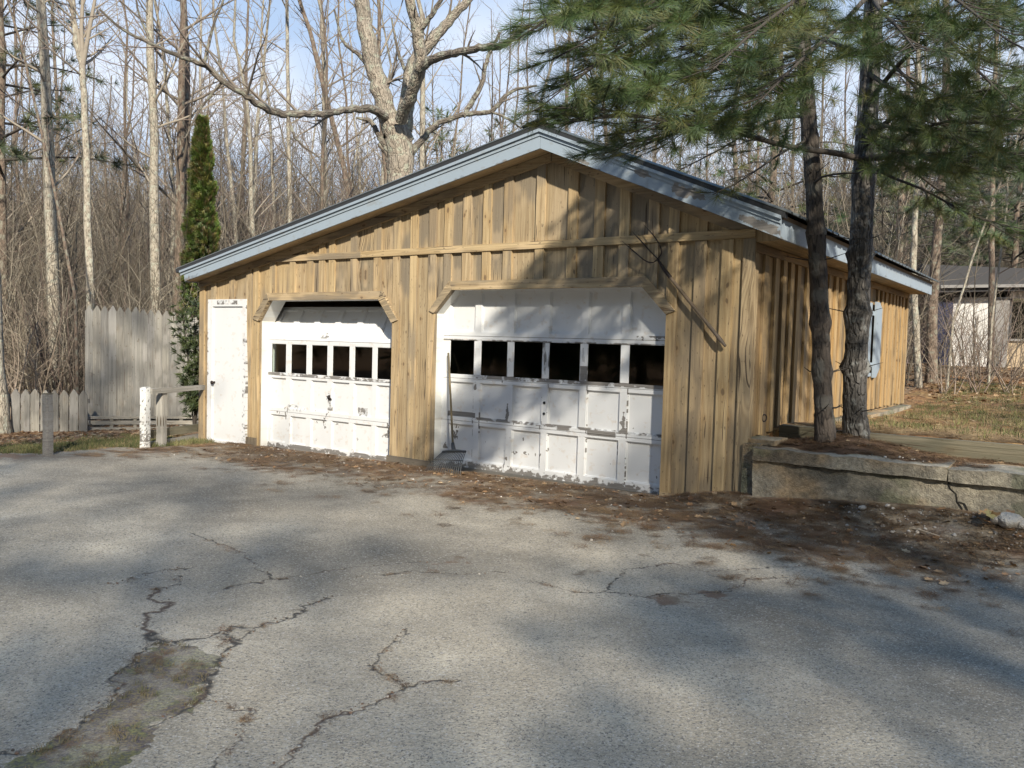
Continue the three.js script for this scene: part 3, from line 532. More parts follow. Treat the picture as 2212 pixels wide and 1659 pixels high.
// the plain walls out of sight, the slab and the ceiling boards inside
part('left_wall', box(-8.78, -0.2, -0.03, -8.757, 2.33, -7.7), W.board[1], G);
part('back_wall', slab([[-8.75, -0.2], [0, -0.2], [0, 2.86], [-2.3, 3.81], [-8.75, 2.5]], -7.7, -7.66), W.board[1], G);
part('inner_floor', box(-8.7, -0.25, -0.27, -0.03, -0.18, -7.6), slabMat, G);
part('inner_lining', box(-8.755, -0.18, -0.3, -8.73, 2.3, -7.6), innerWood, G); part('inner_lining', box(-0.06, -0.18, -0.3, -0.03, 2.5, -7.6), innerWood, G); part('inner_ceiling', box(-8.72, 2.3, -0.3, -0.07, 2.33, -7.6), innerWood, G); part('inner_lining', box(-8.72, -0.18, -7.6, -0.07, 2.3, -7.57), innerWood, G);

// the roof: ribbed metal sheets, fascias, crown mouldings, soffits
const roof = new THREE.Group(); roof.name = 'roof'; G.add(roof);
const metalMap = colourMap(512, 512, (u, v, o, i, j) => { const n = fbm(u * 8, v * 8, 5), s = fbm(u * 3 + 9, v * 20, 4), g = 0.94 + 0.12 * hash(i, j); const c = mix3([0.2, 0.215, 0.21], [0.12, 0.13, 0.125], n * 0.7 + s * 0.3); for (let k = 0; k < 3; k++) o[k] = c[k] * g; });
const metalMat = std({ map: metalMap, roughness: 0.42, metalness: 0.55 }), roofDark = std({ color: rgb(0.045, 0.047, 0.05), roughness: 0.5, metalness: 0.3 });
const FZ = 0.26, BZ = -7.95;
const topY = (x) => x < -2.3 ? 3.895 + 0.2036 * (x + 2.3) : 3.895 - 0.416 * (x + 2.3);
function metalSheet(xa, xb, z0, z1) {       // ribs run down the slope, one every 0.23 m
  const zs = [], hs = []; const R = 0.23; for (let z = z0; z > z1 + 1e-6;) { const e = Math.max(z - R, z1), w = z - e; for (const [t, h] of [[0, 0], [0.12, 0.02], [0.26, 0.02], [0.38, 0], [0.66, 0.003]]) { zs.push(z - w * t); hs.push(h); } z = e; } zs.push(z1); hs.push(0);
  const p = [], uv = [], ix = [];
  for (const lay of [0, 1]) zs.forEach((z, k) => { for (const x of [xa, xb]) { p.push(x, topY(x) + hs[k] - lay * 0.006, z); uv.push(x, z); } });
  const n = zs.length; for (let k = 0; k < n - 1; k++) { const a = k * 2; ix.push(a, a + 1, a + 2, a + 1, a + 3, a + 2); const b = a + n * 2; ix.push(b, b + 2, b + 1, b + 1, b + 2, b + 3); }
  const edge = (a, b) => ix.push(a, b, a + 2 * n, b, b + 2 * n, a + 2 * n); for (let k = 0; k < n - 1; k++) { edge(k * 2, k * 2 + 2); edge(k * 2 + 3, k * 2 + 1); } edge(1, 0); edge(2 * n - 2, 2 * n - 1);
  const g = new THREE.BufferGeometry(); g.setAttribute('position', new THREE.Float32BufferAttribute(p, 3)); g.setAttribute('uv', new THREE.Float32BufferAttribute(uv, 2)); g.setIndex(ix); const f = g.toNonIndexed(); f.computeVertexNormals(); return f;
}
for (let k = 0; k < 9; k++) { const a = FZ + 0.03 - k * 0.92, b = k === 8 ? BZ - 0.05 : a - 0.918; part('roof_sheet', metalSheet(-9.02, -2.3, a, b), metalMat, roof); part('roof_sheet', metalSheet(-2.298, 0.43, a, b), metalMat, roof); }
part('ridge_cap', slab([[-2.52, topY(-2.52) + 0.022], [-2.3, 3.925], [-2.08, topY(-2.08) + 0.022], [-2.08, topY(-2.08) + 0.03], [-2.3, 3.937], [-2.52, topY(-2.52) + 0.03]], BZ - 0.06, FZ + 0.05), roofDark, roof);
const under = (a, b, t0, t1) => [[a, topY(a) - t0], [b, topY(b) - t0], [b, topY(b) - t1], [a, topY(a) - t1]];
part('roof_edge', slab(under(-9.0, -2.301, 0.062, 0.009), FZ - 0.05, FZ + 0.025), roofDark, roof); part('roof_edge', slab(under(-2.299, 0.38, 0.062, 0.009), FZ - 0.05, FZ + 0.025), roofDark, roof);
part('roof_deck', slab(under(-8.95, -2.301, 0.08, 0.04), BZ, FZ - 0.052), innerWood, roof); part('roof_deck', slab(under(-2.299, 0.34, 0.08, 0.04), BZ, FZ - 0.052), innerWood, roof);
const bluePart = (name, g) => part(name, doorUV(g, -9.2, -0.2, 9.8, 4.2), P.blue, roof);
bluePart('fascia', slab([[-8.8, soff(-8.8)], [-2.292, soff(-2.292)], [-2.292, topY(-2.292) - 0.075], [-8.83, topY(-8.83) - 0.075]], FZ - 0.024, FZ));
bluePart('fascia', slab([[-2.288, soff(-2.288)], [0.33, soff(0.33)], [0.33, topY(0.33) - 0.078], [-2.288, topY(-2.288) - 0.075]], FZ - 0.024, FZ));
for (const [a, b, t] of [[-8.9, -2.292, 0], [-2.288, 0.345, 0]]) {   // crown moulding: two stepped strips
  bluePart('crown_moulding', slab(under(a, b, 0.125, 0.052), FZ + 0.0005, FZ + 0.012)); bluePart('crown_moulding', slab(under(a, b, 0.085, 0.053), FZ + 0.0125, FZ + 0.034));
}
part('soffit', slab([[-8.8, soff(-8.8) + 0.004], [-2.29, soff(-2.29) + 0.004], [-2.29, soff(-2.29) + 0.022], [-8.8, soff(-8.8) + 0.022]], 0.0, FZ - 0.026, 0.2, 0, 0), W.trim, roof);
part('soffit', slab([[-2.288, soff(-2.288) + 0.004], [0.3, soff(0.3) + 0.004], [0.3, soff(0.3) + 0.022], [-2.288, soff(-2.288) + 0.022]], 0.0, FZ - 0.026, 0.2, 0, 0), W.trim, roof);
{ const uvz = (g) => { const p = g.attributes.position, uv = g.attributes.uv; for (let i = 0; i < p.count; i++) uv.setXY(i, (p.getZ(i) + 8) / 8.4, p.getY(i) / 3); return g; };
  part('eave_fascia', uvz(box(0.306, 2.545, FZ - 0.026, 0.331, 2.735, BZ)), P.shutter, roof); }
part('eave_soffit', box(0.001, 2.556, -0.001, 0.304, 2.57, BZ), W.board[0], roof);
part('eave_return', slab([[0.0, 2.556], [0.304, 2.556], [0.304, 2.57], [0.0, 2.68]], 0.002, 0.016), W.trim, roof);
part('left_fascia', box(-8.83, 2.33, -7.9, -8.805, 2.47, FZ - 0.026), P.blue, roof); part('left_soffit', box(-8.803, 2.335, -7.9, -8.76, 2.35, -0.002), W.trim, roof);

// ---------------------------------------------------------------- tools on the garage
{
  const handleMat = std({ map: honeyB, color: rgb(0.42, 0.41, 0.46), roughness: 0.8 });
  const z = 0.095, q = (x, y, dz = 0) => V(x, y, z + dz);
  const F = thing('pitchfork', 'old three tined pitchfork with grey wooden handle hung slanting on the wall', 'pitchfork', [-0.5, 1.9, 0.09]);
  const dir = q(-0.81, 2.24).sub(q(-0.2, 1.56)).normalize();
  const h = new MB(); const pts = []; const rad = []; for (let k = 0; k <= 12; k++) { pts.push(q(-0.2, 1.56, -0.015).addScaledVector(dir, k / 12 * 0.92)); rad.push(k === 0 ? 0.012 : k < 2 ? 0.021 : 0.0185); } h.tube(pts, rad, 10); h.cap(pts[0], dir.clone().negate(), 0.012);
  part('handle', h.geo(), handleMat, F); part('ferrule', new MB().tube([q(-0.8, 2.23, -0.015), q(-0.88, 2.325, -0.01), q(-0.938, 2.415)], [0.021, 0.018, 0.011], 10).geo(), ironMat, F);
  const curve = (a) => new THREE.CatmullRomCurve3(a).getPoints(26); const tine = (a) => { const c = curve(a); part('tine', new MB().tube(c, c.map((_, i) => i > 20 ? 0.0065 * (1 - (i - 20) / 7) : 0.0065), 6).geo(), ironMat, F); };
  tine([q(-0.94, 2.42), q(-0.985, 2.385), q(-1.05, 2.395, 0.02), q(-1.2, 2.505, 0.03), q(-1.35, 2.62, 0.01)]);
  tine([q(-0.94, 2.42), q(-1.01, 2.49, 0.02), q(-1.1, 2.585, 0.03), q(-1.24, 2.714, 0.01)]);
  tine([q(-0.94, 2.42), q(-0.9, 2.47), q(-0.91, 2.545, 0.02), q(-0.985, 2.655, 0.03), q(-1.114, 2.777, 0.01)]);
  part('hook', new MB().tube([V(-0.955, 2.4, 0.024), V(-0.955, 2.4, 0.12), V(-0.955, 2.425, 0.125)], [0.004, 0.004, 0.003], 6).geo(), ironMat, F);
}
{
  const plastic = std({ color: rgb(0.055, 0.06, 0.065), roughness: 0.5 });
  const R = thing('leaf_rake', 'dark leaf rake with thin wooden handle leaning on the white garage door, fan down', 'rake', [-3.5, -0.02, 0.15]);
  const top = V(-3.815, 1.385, -0.115), neck = V(-3.528, 0.285, 0.105), foot = V(-3.487, 0.215, 0.13);
  part('handle', new MB().tube([top, top.clone().lerp(neck, 0.5), neck], [0.0135, 0.0135, 0.0135], 10).cap(top, V(-0.25, 0.95, -0.1).normalize(), 0.0135).geo(), std({ map: honeyB, color: rgb(0.42, 0.43, 0.4), roughness: 0.75 }), R);
  part('socket', new MB().tube([neck.clone().lerp(top, 0.03), neck, foot], [0.019, 0.024, 0.03], 10).geo(), plastic, R);
  const L = V(-3.665, 0.198, 0.125), Rr = V(-3.3, 0.238, 0.145), n = 17;
  part('head_bar', new MB().tube([L, L.clone().lerp(Rr, 0.5).add(V(0, 0.012, 0.004)), Rr], [0.014, 0.02, 0.014], 8).geo(), plastic, R);
  const BL = V(-3.79, -0.035, 0.30), BR = V(-3.25, -0.015, 0.30);
  for (let k = 0; k < n; k++) { const t = k / (n - 1), a = L.clone().lerp(Rr, t), b = BL.clone().lerp(BR, t), m = a.clone().lerp(b, 0.72).add(V(0, 0.02, 0.012)); part('tine', new MB().tube([a, a.clone().lerp(m, 0.5).add(V(0, 0, 0.006)), m, b, b.clone().add(V(0, -0.012, -0.012))], [0.0055, 0.005, 0.005, 0.0045, 0.003], 5).geo(), plastic, R); }
  for (const t of [0.42, 0.7]) { const a = L.clone().lerp(BL, t), b = Rr.clone().lerp(BR, t); part('brace', new MB().tube([a.add(V(0, 0.006, 0.004)), b.add(V(0, 0.006, 0.004))], [0.006, 0.006], 6).geo(), plastic, R); }
}

// ---------------------------------------------------------------- retaining wall, coping, timbers, soil
const jag = (x, s) => (fbm(x * 4 + s * 7.1, s * 3.3, 4) - 0.5);
function rough(g, amp, seed, f = 5) { const p = g.attributes.position; for (let i = 0; i < p.count; i++) { const x = p.getX(i), y = p.getY(i), z = p.getZ(i); p.setXYZ(i, x + (fbm(y * f + seed, z * f + x * f * 0.7, 3) - 0.5) * amp, y + (fbm(x * f + seed + 9, z * f, 3) - 0.5) * amp, z + (fbm(x * f + seed + 5, y * f, 3) - 0.5) * amp); } g.computeVertexNormals(); return g; }
const RW = thing('retaining_wall', 'low stained concrete retaining wall with cracked overhanging coping right of the garage', 'wall', [1.3, 0, 0.1]);
{
  const wallG = (a, b) => rough(metric(new THREE.BoxGeometry(b - a, 0.7, 0.22, Math.ceil((b - a) * 24), 16, 4).translate((a + b) / 2, 0.15, 0.03), 0, 0, 0), 0.022, 3);
  part('wall_block', wallG(0.135, 3.6), concrete, RW);
  const coping = (a, b, y0, y1, z1, seed, mat) => { const g = metric(new THREE.BoxGeometry(b - a, y1 - y0, z1 + 0.4, Math.ceil((b - a) * 26), 5, 16).translate((a + b) / 2, (y0 + y1) / 2, (z1 - 0.4) / 2), seed, 0, 0); const p = g.attributes.position; for (let i = 0; i < p.count; i++) { const x = p.getX(i); if (p.getY(i) > (y0 + y1) / 2) p.setY(i, p.getY(i) + jag(x, seed) * 0.045); if (p.getZ(i) > 0.1) p.setZ(i, p.getZ(i) + jag(x * 2.2, seed + 2) * 0.055); } rough(g, 0.016, seed, 9); return part('coping', g, mat, RW); };
  coping(0.14, 1.765, 0.505, 0.615, 0.185, 1, concrete); coping(1.771, 3.6, 0.5, 0.608, 0.188, 4, concrete);
  part('pillar', rough(metric(new THREE.BoxGeometry(0.16, 0.8, 0.2, 6, 18, 6).translate(0.085, 0.245, -0.03)), 0.016, 8, 9), concreteDark, RW);
  part('pillar_cap', rough(metric(new THREE.BoxGeometry(0.3, 0.05, 0.4, 8, 3, 8).translate(0.13, 0.655, -0.22)), 0.02, 12, 9), concrete, RW);
  // the break running down the wall face: near-black tubes stand for its shaded gap
  const crackG = new MB(), cp = [[1.77, 0.5], [1.79, 0.44], [1.835, 0.4], [1.845, 0.34], [1.885, 0.29], [1.88, 0.24], [1.9, 0.19]]; crackG.tube(cp.map(([x, y]) => V(x, y, 0.148)), cp.map((_, i) => 0.0065 - 0.0005 * i), 5); const cp2 = [[1.845, 0.34], [1.9, 0.33], [1.925, 0.28], [1.91, 0.22]]; crackG.tube(cp2.map(([x, y]) => V(x, y, 0.147)), [0.004, 0.005, 0.005, 0.004], 5);
  part('crack', crackG.geo(), std({ color: rgb(0.03, 0.027, 0.022), roughness: 1 }), RW);
}
const fenceMap0 = woodMap(31, [0.29, 0.26, 0.19], [0.19, 0.175, 0.125], [0.14, 0.135, 0.1], 0.1, 0.4); fenceMap0.repeat.set(1, 0.5);
const timberMat = std({ map: fenceMap0, bumpMap: woodBump, bumpScale: 0.006, color: rgb(0.6, 0.6, 0.58), roughness: 0.95 });
{ const T = thing('landscape_timber', 'long weathered greenish timber edging the lawn behind the two pine trunks', 'timber', [1.7, 0.58, -0.7]); const a = rough(box(0.64, 0.58, -0.75, 3.5, 0.765, -0.665), 0.012, 4); part('timber', a, timberMat, T); }
{ const T = thing('landscape_timber', 'short weathered timber against the foot of the side wall left of the pine trunks', 'timber', [0.45, 0.6, -0.8]); part('timber', rough(box(0.1, 0.6, -0.86, 0.62, 0.77, -0.72), 0.01, 6), timberMat, T); part('lower_timber', rough(box(0.12, 0.5, -0.86, 0.62, 0.6, -0.66), 0.012, 7), timberMat, T); }
const needleSoil = colourMap(1024, 1024, (u, v, o, i, j) => { const h = hash(i, j), n = fbm(u * 14, v * 14, 4), st = Math.max(noise(u * 260 + v * 90, v * 60 - u * 40), noise(u * 80 - v * 40, v * 240 + u * 90)); const g = 0.45 + 0.9 * st * h + 0.4 * h; const c = mix3([0.09, 0.06, 0.042], [0.145, 0.085, 0.05], n); for (let k = 0; k < 3; k++) o[k] = c[k] * g; });
const soilMat = std({ map: needleSoil, roughness: 1 });
const soilY = (x, z) => 0.6 + 0.05 * fbm(x * 3, z * 3, 3) - 0.05 * ss(-0.1, 0.06, z + (fbm(x * 3 + 4, 2, 3) - 0.5) * 0.2) - 0.04 * ss(1.3, 2.2, x) + 0.07 * Math.exp(-((x - 0.72) ** 2 + (z + 0.42) ** 2) / 0.09) + 0.07 * Math.exp(-((x - 0.93) ** 2 + (z + 0.62) ** 2) / 0.12);
{ const g = sheet(axis([[0.12, 3.5, 0.035]]), axis([[-0.86, 0.12, 0.035]]), soilY, (x, z) => [x / 1.1, z / 1.1]); const s = structure('planting_soil', g, soilMat); }

// ---------------------------------------------------------------- posts and fences on the left
const fenceMap = woodMap(31, [0.35, 0.335, 0.3], [0.23, 0.22, 0.2], [0.19, 0.185, 0.175], 0.1, 0.25); fenceMap.repeat.set(1, 0.5);
const fenceMats = [[1, 1, 1], [0.88, 0.88, 0.88], [1.08, 1.06, 1.02]].map((c) => std({ map: fenceMap, bumpMap: woodBump, bumpScale: 0.004, color: rgb(...c), roughness: 0.95 }));
const mossPaint = paintMap(-0.2, 0, 0.4, 1.1, 128, 256, [0.7, 0.71, 0.7], (x, y, n, f) => 0.22 + ss(0.9, 0.1, y) * 0.2 + (f - 0.5) * 1.3);
const greyPaint = paintMap(-0.2, 0, 0.4, 1.1, 128, 256, [0.22, 0.215, 0.21], (x, y, n, f) => 0.4 + (f - 0.5) * 1.4 + ss(0.6, 0, y) * 0.14);
function postGeo(w, h, seed, slope = 0) { const g = new THREE.BoxGeometry(w, h, w, 4, 14, 4); g.translate(0, h / 2, 0); const p = g.attributes.position; for (let i = 0; i < p.count; i++) { const y = p.getY(i); let x = p.getX(i), z = p.getZ(i); const e = Math.abs(Math.abs(x) - w / 2) < 1e-4 && Math.abs(Math.abs(z) - w / 2) < 1e-4 ? 0.93 : 1; p.setX(i, x * e); p.setZ(i, z * e); if (y > h - 1e-3) p.setY(i, y + slope * x); } rough(g, 0.012, seed, 7); metric(g); return g; }
{
  const O = at(104, 1000, 10.45), H = 0.84; O.y = landY(O.x, O.z); const T = thing('wooden_post', 'square weathered post with flaking grey paint, alone at the driveway edge far left', 'post', [O.x, O.y - 0.05, O.z]); T.rotation.y = 0.25; T.rotation.z = 0.012;
  const g = postGeo(0.092, H, 3, -0.03); const uv = g.attributes.uv; for (let i = 0; i < uv.count; i++) uv.setXY(i, (uv.getX(i) + 0.2) / 0.4, uv.getY(i) / 1.1); local('post_shaft', g, std({ map: greyPaint, roughness: 0.9 }), T);
  const cap = new THREE.BoxGeometry(0.094, 0.012, 0.094); cap.translate(0, H + 0.004, 0); local('post_top', rough(cap, 0.006, 2), timberMat, T);
}
{
  const O = at(313, 982, 11.75), Q = at(347, 972, 12.1), E = at(432, 960, 13.0); const T = thing('rail_fence', 'short rail fence with a white flaking post and grey rails meeting the garage', 'fence', [O.x, O.y - 0.03, O.z]);
  const d = V(E.x - O.x, 0, E.z - O.z), ang = Math.atan2(-d.z, d.x), len = d.length() + 0.6; T.rotation.y = ang;
  const g = postGeo(0.105, 0.99, 9); const uv = g.attributes.uv; for (let i = 0; i < uv.count; i++) uv.setXY(i, (uv.getX(i) + 0.2) / 0.4, uv.getY(i) / 1.1);
  local('post', g, std({ map: mossPaint, roughness: 0.85 }), T, { label: 'white flaking post' });
  const k = V(Q.x - O.x, 0, Q.z - O.z).length(); const p2 = local('post', postGeo(0.11, 0.93, 12), fenceMats[0], T, { label: 'bare grey post' }); p2.position.set(k, 0.02, 0);
  const rail = (y, h, z, m, x0 = 0.04) => local('rail', rough(metric(new THREE.BoxGeometry(len - x0, h, 0.035, 20, 2, 1).translate((len + x0) / 2, y, z), 0, 0, 0), 0.014, y * 10, 3), m, T);
  rail(0.93, 0.075, 0.065, fenceMats[1]); rail(0.29, 0.12, -0.07, timberMat, 0.1); rail(0.13, 0.1, -0.085, fenceMats[1], 0.12);
}
function picket(w, h, t, pt, seed) { const j = (rng(seed)() - 0.5) * 0.012; return slab([[-w / 2, 0], [w / 2, 0], [w / 2, h - pt], [w * 0.07 + j, h], [-w * 0.07 + j, h], [-w / 2, h - pt]], 0, t, seed * 0.37, seed * 0.71); }
{ // low picket fence
  const A = at(34, 936, 15.25), B = at(180, 939, 15.5); const T = thing('picket_fence', 'low picket fence of broad pointed grey boards at the wood edge', 'fence', [A.x, A.y - 0.05, A.z]);
  const d = V(B.x - A.x, 0, B.z - A.z); T.rotation.y = Math.atan2(-d.z, d.x); const n = 8, step = d.length() / (n - 1);
  for (let k = -1; k < n; k++) { const m = local('picket', picket(step * 0.9, 0.86 + (rw() - 0.5) * 0.03, 0.022, 0.1, k + 40), fenceMats[k < 2 ? 1 : (k + 9) % 3], T); m.position.x = k * step; m.rotation.z = (rw() - 0.5) * 0.025; }
  for (const y of [0.22, 0.62]) local('rail', box(-step, y, -0.045, d.length() + 0.1, y + 0.08, -0.002), fenceMats[1], T);
}
{ // tall stockade panel with a gap of rails under it
  const A = at(192, 897, 16.2), B = at(436, 901, 17.0); const T = thing('stockade_fence', 'tall privacy fence of pointed grey boards beside the left end of the garage', 'fence', [A.x, A.y, A.z]);
  const d = V(B.x - A.x, 0, B.z - A.z), n = 16, step = d.length() / (n - 1); T.rotation.y = Math.atan2(-d.z, d.x);
  for (let k = 0; k < n; k++) { const m = local('picket', picket(step * 0.985, 2.22 - 0.13 * ss(6, 15, k) + (rw() - 0.5) * 0.04, 0.02, 0.11, k + 70), fenceMats[Math.floor(rw() * 3)], T); m.position.set(k * step, -0.08, rw() * 0.006); }
  for (const y of [0.15, 1.0, 1.8]) local('rail', box(-0.05, y, -0.05, d.length() + 0.1, y + 0.09, -0.002), fenceMats[1], T);
}
{ // the low open trellis lying on edge below the tall fence
  const A = at(189, 934, 15.7), B = at(440, 928, 16.3); const T = thing('wooden_trellis', 'low open frame of thin grey slats standing on edge below the tall fence', 'trellis', [A.x, A.y + 0.02, A.z]);
  const d = V(B.x - A.x, 0, B.z - A.z), L = d.length(); T.rotation.y = Math.atan2(-d.z, d.x);
  for (const [y, h] of [[0.0, 0.075], [0.13, 0.075], [0.24, 0.05]]) local('slat', box(0, y, 0, L, y + h, 0.02, y * 5), fenceMats[2], T);
  for (let k = 0; k < 6; k++) local('upright', box(k * L / 5 - 0.03, -0.02, -0.022, k * L / 5 + 0.03, 0.31, -0.001), fenceMats[k % 3], T);
}

// ---------------------------------------------------------------- the white house far behind on the right
{
  const C = at(2060, 800, 23.5), yaw = 0.05; const H = thing('white_house', 'low white house with dark roof and tall windows seen through the trees on the right', 'house', [C.x, 1.05, C.z]); H.rotation.y = yaw;
  const siding = colourMap(256, 256, (u, v, o, i, j) => { const n = 0.8 + 0.25 * fbm(u * 9, v * 4, 4); o[0] = 0.78 * n; o[1] = 0.77 * n; o[2] = 0.75 * n; });
  const wm = std({ map: siding }), tan = std({ map: siding, color: rgb(0.75, 0.6, 0.42) }), roofM = std({ color: rgb(0.07, 0.07, 0.075), roughness: 0.9 }), drk = std({ color: rgb(0.05, 0.052, 0.06), roughness: 0.8 }), trim = std({ color: rgb(0.3, 0.29, 0.28) });
  const B = (n, x0, y0, z0, x1, y1, z1, m) => local(n, box(x0, y0, z0, x1, y1, z1), m, H);
  B('wall', -0.1, 0.0, -4, 1.28, 2.1, -0.02, wm); B('wall', 1.28, 0.0, -4, 7, 0.95, -0.02, tan); B('wall', 1.28, 2.06, -4, 7, 2.3, -0.02, wm); B('inner_wall', 1.3, 0.95, -3.9, 7, 2.06, -1.8, drk);
  for (let k = 0; k < 9; k++) B('window_mullion', 1.28 + k * 0.62, 0.95, -0.07, 1.34 + k * 0.62, 2.06, 0.0, drk);
  for (let k = 0; k < 8; k++) local('window_pane', box(1.34 + k * 0.62, 0.97, -0.05, 1.9 + k * 0.62, 2.05, -0.045), glassMat, H);
  B('window_sill', 1.25, 0.9, -0.02, 7, 0.96, 0.05, trim); B('corner_post', 0.95, 0, -0.019, 1.28, 2.06, 0.06, trim);
  B('blue_door', -0.6, -0.1, -0.5, -0.102, 2.0, 0.02, std({ color: rgb(0.025, 0.03, 0.075), roughness: 0.6 }));
  B('garage_wall', -5.4, 0, -4, -0.602, 1.5, -0.6, std({ map: siding, color: rgb(0.5, 0.42, 0.45) })); B('garage_header', -5.4, 1.5, -4, -0.602, 2.25, -0.55, trim);
  const roofP = slab([[-5.6, 2.15], [8, 2.35], [8, 2.5], [3, 2.75], [-2.0, 3.1], [-5.6, 2.35]], -4.2, 0.35); metric(roofP); local('roof', roofP, roofM, H);
  B('gutter', -0.4, 2.34, 0.36, 8, 2.42, 0.44, trim);
}

// ---------------------------------------------------------------- bark, twigs, needles
function barkMap(a, b, lich, sx, sy, seed) {
  return colourMap(256, 512, (u, v, o, i, j) => { const n = fbm(u * sx + seed, v * sy, 4), r = Math.abs(fbm(u * sx * 1.6 + 9, v * sy * 0.5 + seed, 3) - 0.5) * 2, l = ss(0.56, 0.72, fbm(u * 7 + seed, v * 9, 4)); let c = mix3(a, b, clamp(n * 1.2 - 0.1)); c = mix3(c, [a[0] * 0.35, a[1] * 0.35, a[2] * 0.35], ss(0.16, 0.02, r) * 0.8); c = mix3(c, lich, l * 0.7); const g = 0.8 + 0.4 * hash(i, j); for (let k = 0; k < 3; k++) o[k] = c[k] * g; });
}
const barkBump = greyMap(256, 512, (u, v) => { const r = Math.abs(fbm(u * 22, v * 9, 3) - 0.5) * 2; return ss(0, 0.35, r) * 0.7 + 0.3 * fbm(u * 40, v * 40, 2); });
const barkPale = barkMap([0.3, 0.26, 0.205], [0.44, 0.4, 0.325], [0.42, 0.43, 0.35], 9, 14, 1), barkBrown = barkMap([0.14, 0.105, 0.08], [0.25, 0.19, 0.145], [0.25, 0.25, 0.2], 12, 8, 4), barkPine = barkMap([0.05, 0.042, 0.036], [0.11, 0.09, 0.075], [0.14, 0.135, 0.12], 14, 9, 7), barkPine2 = barkMap([0.06, 0.055, 0.05], [0.15, 0.14, 0.13], [0.3, 0.31, 0.3], 18, 3, 11);
const bark = (map, s) => std({ map, bumpMap: barkBump, bumpScale: s, roughness: 0.95 });
const BK = { pale: bark(barkPale, 0.012), brown: bark(barkBrown, 0.014), pine: bark(barkPine, 0.012), pine2: bark(barkPine2, 0.03), oakLimb: bark(barkMap([0.1, 0.085, 0.07], [0.24, 0.205, 0.165], [0.3, 0.31, 0.25], 20, 6, 23), 0.02), oak: bark(barkMap([0.24, 0.2, 0.16], [0.38, 0.335, 0.27], [0.36, 0.37, 0.29], 20, 5, 21), 0.03) };
const LIMB = std({ color: rgb(0.19, 0.16, 0.13), roughness: 0.95 }), LIMBP = std({ color: rgb(0.27, 0.235, 0.19), roughness: 0.95 }), LIMBD = std({ color: rgb(0.055, 0.047, 0.04), roughness: 0.95 }), TWIG = std({ color: rgb(0.22, 0.17, 0.14), roughness: 0.95 }), TWIGP = std({ color: rgb(0.26, 0.21, 0.165), roughness: 0.95 });

// a limb that wanders, tapers and throws side limbs; thick ones go to mb, thin ones to tw
function limb(mb, tw, p, dir, len, r0, lev, r, o) {
  const n = Math.max(3, Math.ceil(len / (o.seg ?? 0.45))), pts = [p.clone()], rad = [r0], d = dir.clone(), w = o.wander ?? 0.22;
  for (let k = 1; k <= n; k++) { d.add(V((r() - 0.5) * w, (r() - 0.5) * w + (o.up ?? 0.05), (r() - 0.5) * w)).normalize(); pts.push(pts[k - 1].clone().addScaledVector(d, len / n)); rad.push(r0 * (1 - 0.8 * k / n)); }
  (r0 > 0.014 ? mb : tw).tube(pts, rad, r0 > 0.05 ? 7 : r0 > 0.014 ? 4 : 3);
  if (lev <= 0) return;
  side(mb, tw, pts, rad, len, lev, r, o);
}
function side(mb, tw, pts, rad, len, lev, r, o) {
  const n = pts.length - 1, c = Math.max(2, Math.round(len * (o.per[lev] ?? 2.2)));
  for (let k = 0; k < c; k++) {
    const t = 0.18 + 0.8 * (k + r()) / c, f = Math.min(n - 1e-3, t * n), i = Math.floor(f), q = pts[i].clone().lerp(pts[i + 1], f - i), d = pts[i + 1].clone().sub(pts[i]).normalize();
    const perp = V(r() - 0.5, (r() - 0.5) * 0.8, r() - 0.5).cross(d).normalize(), a = 0.5 + 0.6 * r(), dd = d.multiplyScalar(Math.cos(a)).addScaledVector(perp, Math.sin(a)).normalize();
    const L = Math.max(0.16, len * (0.26 + 0.3 * r()) * (1.15 - 0.6 * t)); limb(mb, tw, q, dd, Math.min(L, o.maxTwig ?? 9), Math.max(o.rmin ?? 0.0045, Math.min(o.rmax ?? 9, (rad[i] + rad[i + 1]) / 2 * (0.42 + 0.2 * r()))), lev - 1, r, o);
  }
}
// a bare broadleaf tree: parts trunk, branches, twigs, in coordinates from its base
function bareTree(o, seed) {
  const r = rng(seed), tr = new MB(), br = new MB(), tw = new MB(), pts = o.path, n = pts.length - 1, rad = pts.map((_, k) => mix(o.r0, o.r1, Math.pow(k / n, 0.85)) * (k === 0 ? 1.25 : 1));
  tr.tube(pts, rad, o.sides ?? 8, (s, k) => 0.94 + 0.12 * hash(s * 7 + k, seed));
  const H = pts[n].y;
  for (let k = 0; k < o.n; k++) {
    const t = Math.pow(o.start + (1 - o.start) * (k + r()) / o.n, 1), f = Math.min(n - 1e-3, t * n), i = Math.floor(f), q = pts[i].clone().lerp(pts[i + 1], f - i), az = r() * 6.283, el = (o.el ?? 0.7) + (r() - 0.5) * 0.6;
    const L = (o.len ?? 2.6) * (0.5 + 0.7 * r()) * (1.25 - 0.75 * t); limb(br, tw, q, V(Math.cos(az) * Math.cos(el), Math.sin(el), Math.sin(az) * Math.cos(el)), L, Math.max(0.01, Math.min(rad[i] * 0.55, 0.012 * L + 0.006)), o.lev ?? 2, r, o);
  }
  return { trunk: tr.geo(), branches: br.geo(), twigs: tw.geo() };
}
function wander(h, n, lean, seed, amp = 0.12) { const r = rng(seed), p = [V(0, -0.25, 0)]; for (let k = 1; k <= n; k++) p.push(V(lean[0] * h * k / n + (r() - 0.5) * amp * 2, h * k / n, lean[1] * h * k / n + (r() - 0.5) * amp * 2)); return p; }
function addTree(name, label, pos, g, m, group) { const t = thing(name, label, 'tree', pos, group); local('trunk', g.trunk, m[0], t); local('branches', g.branches, m[1], t, { kind: 'stuff' }); local('twigs', g.twigs, m[2], t, { kind: 'stuff' }); return t; }
const PER = { 2: 3.6, 1: 5.6 };

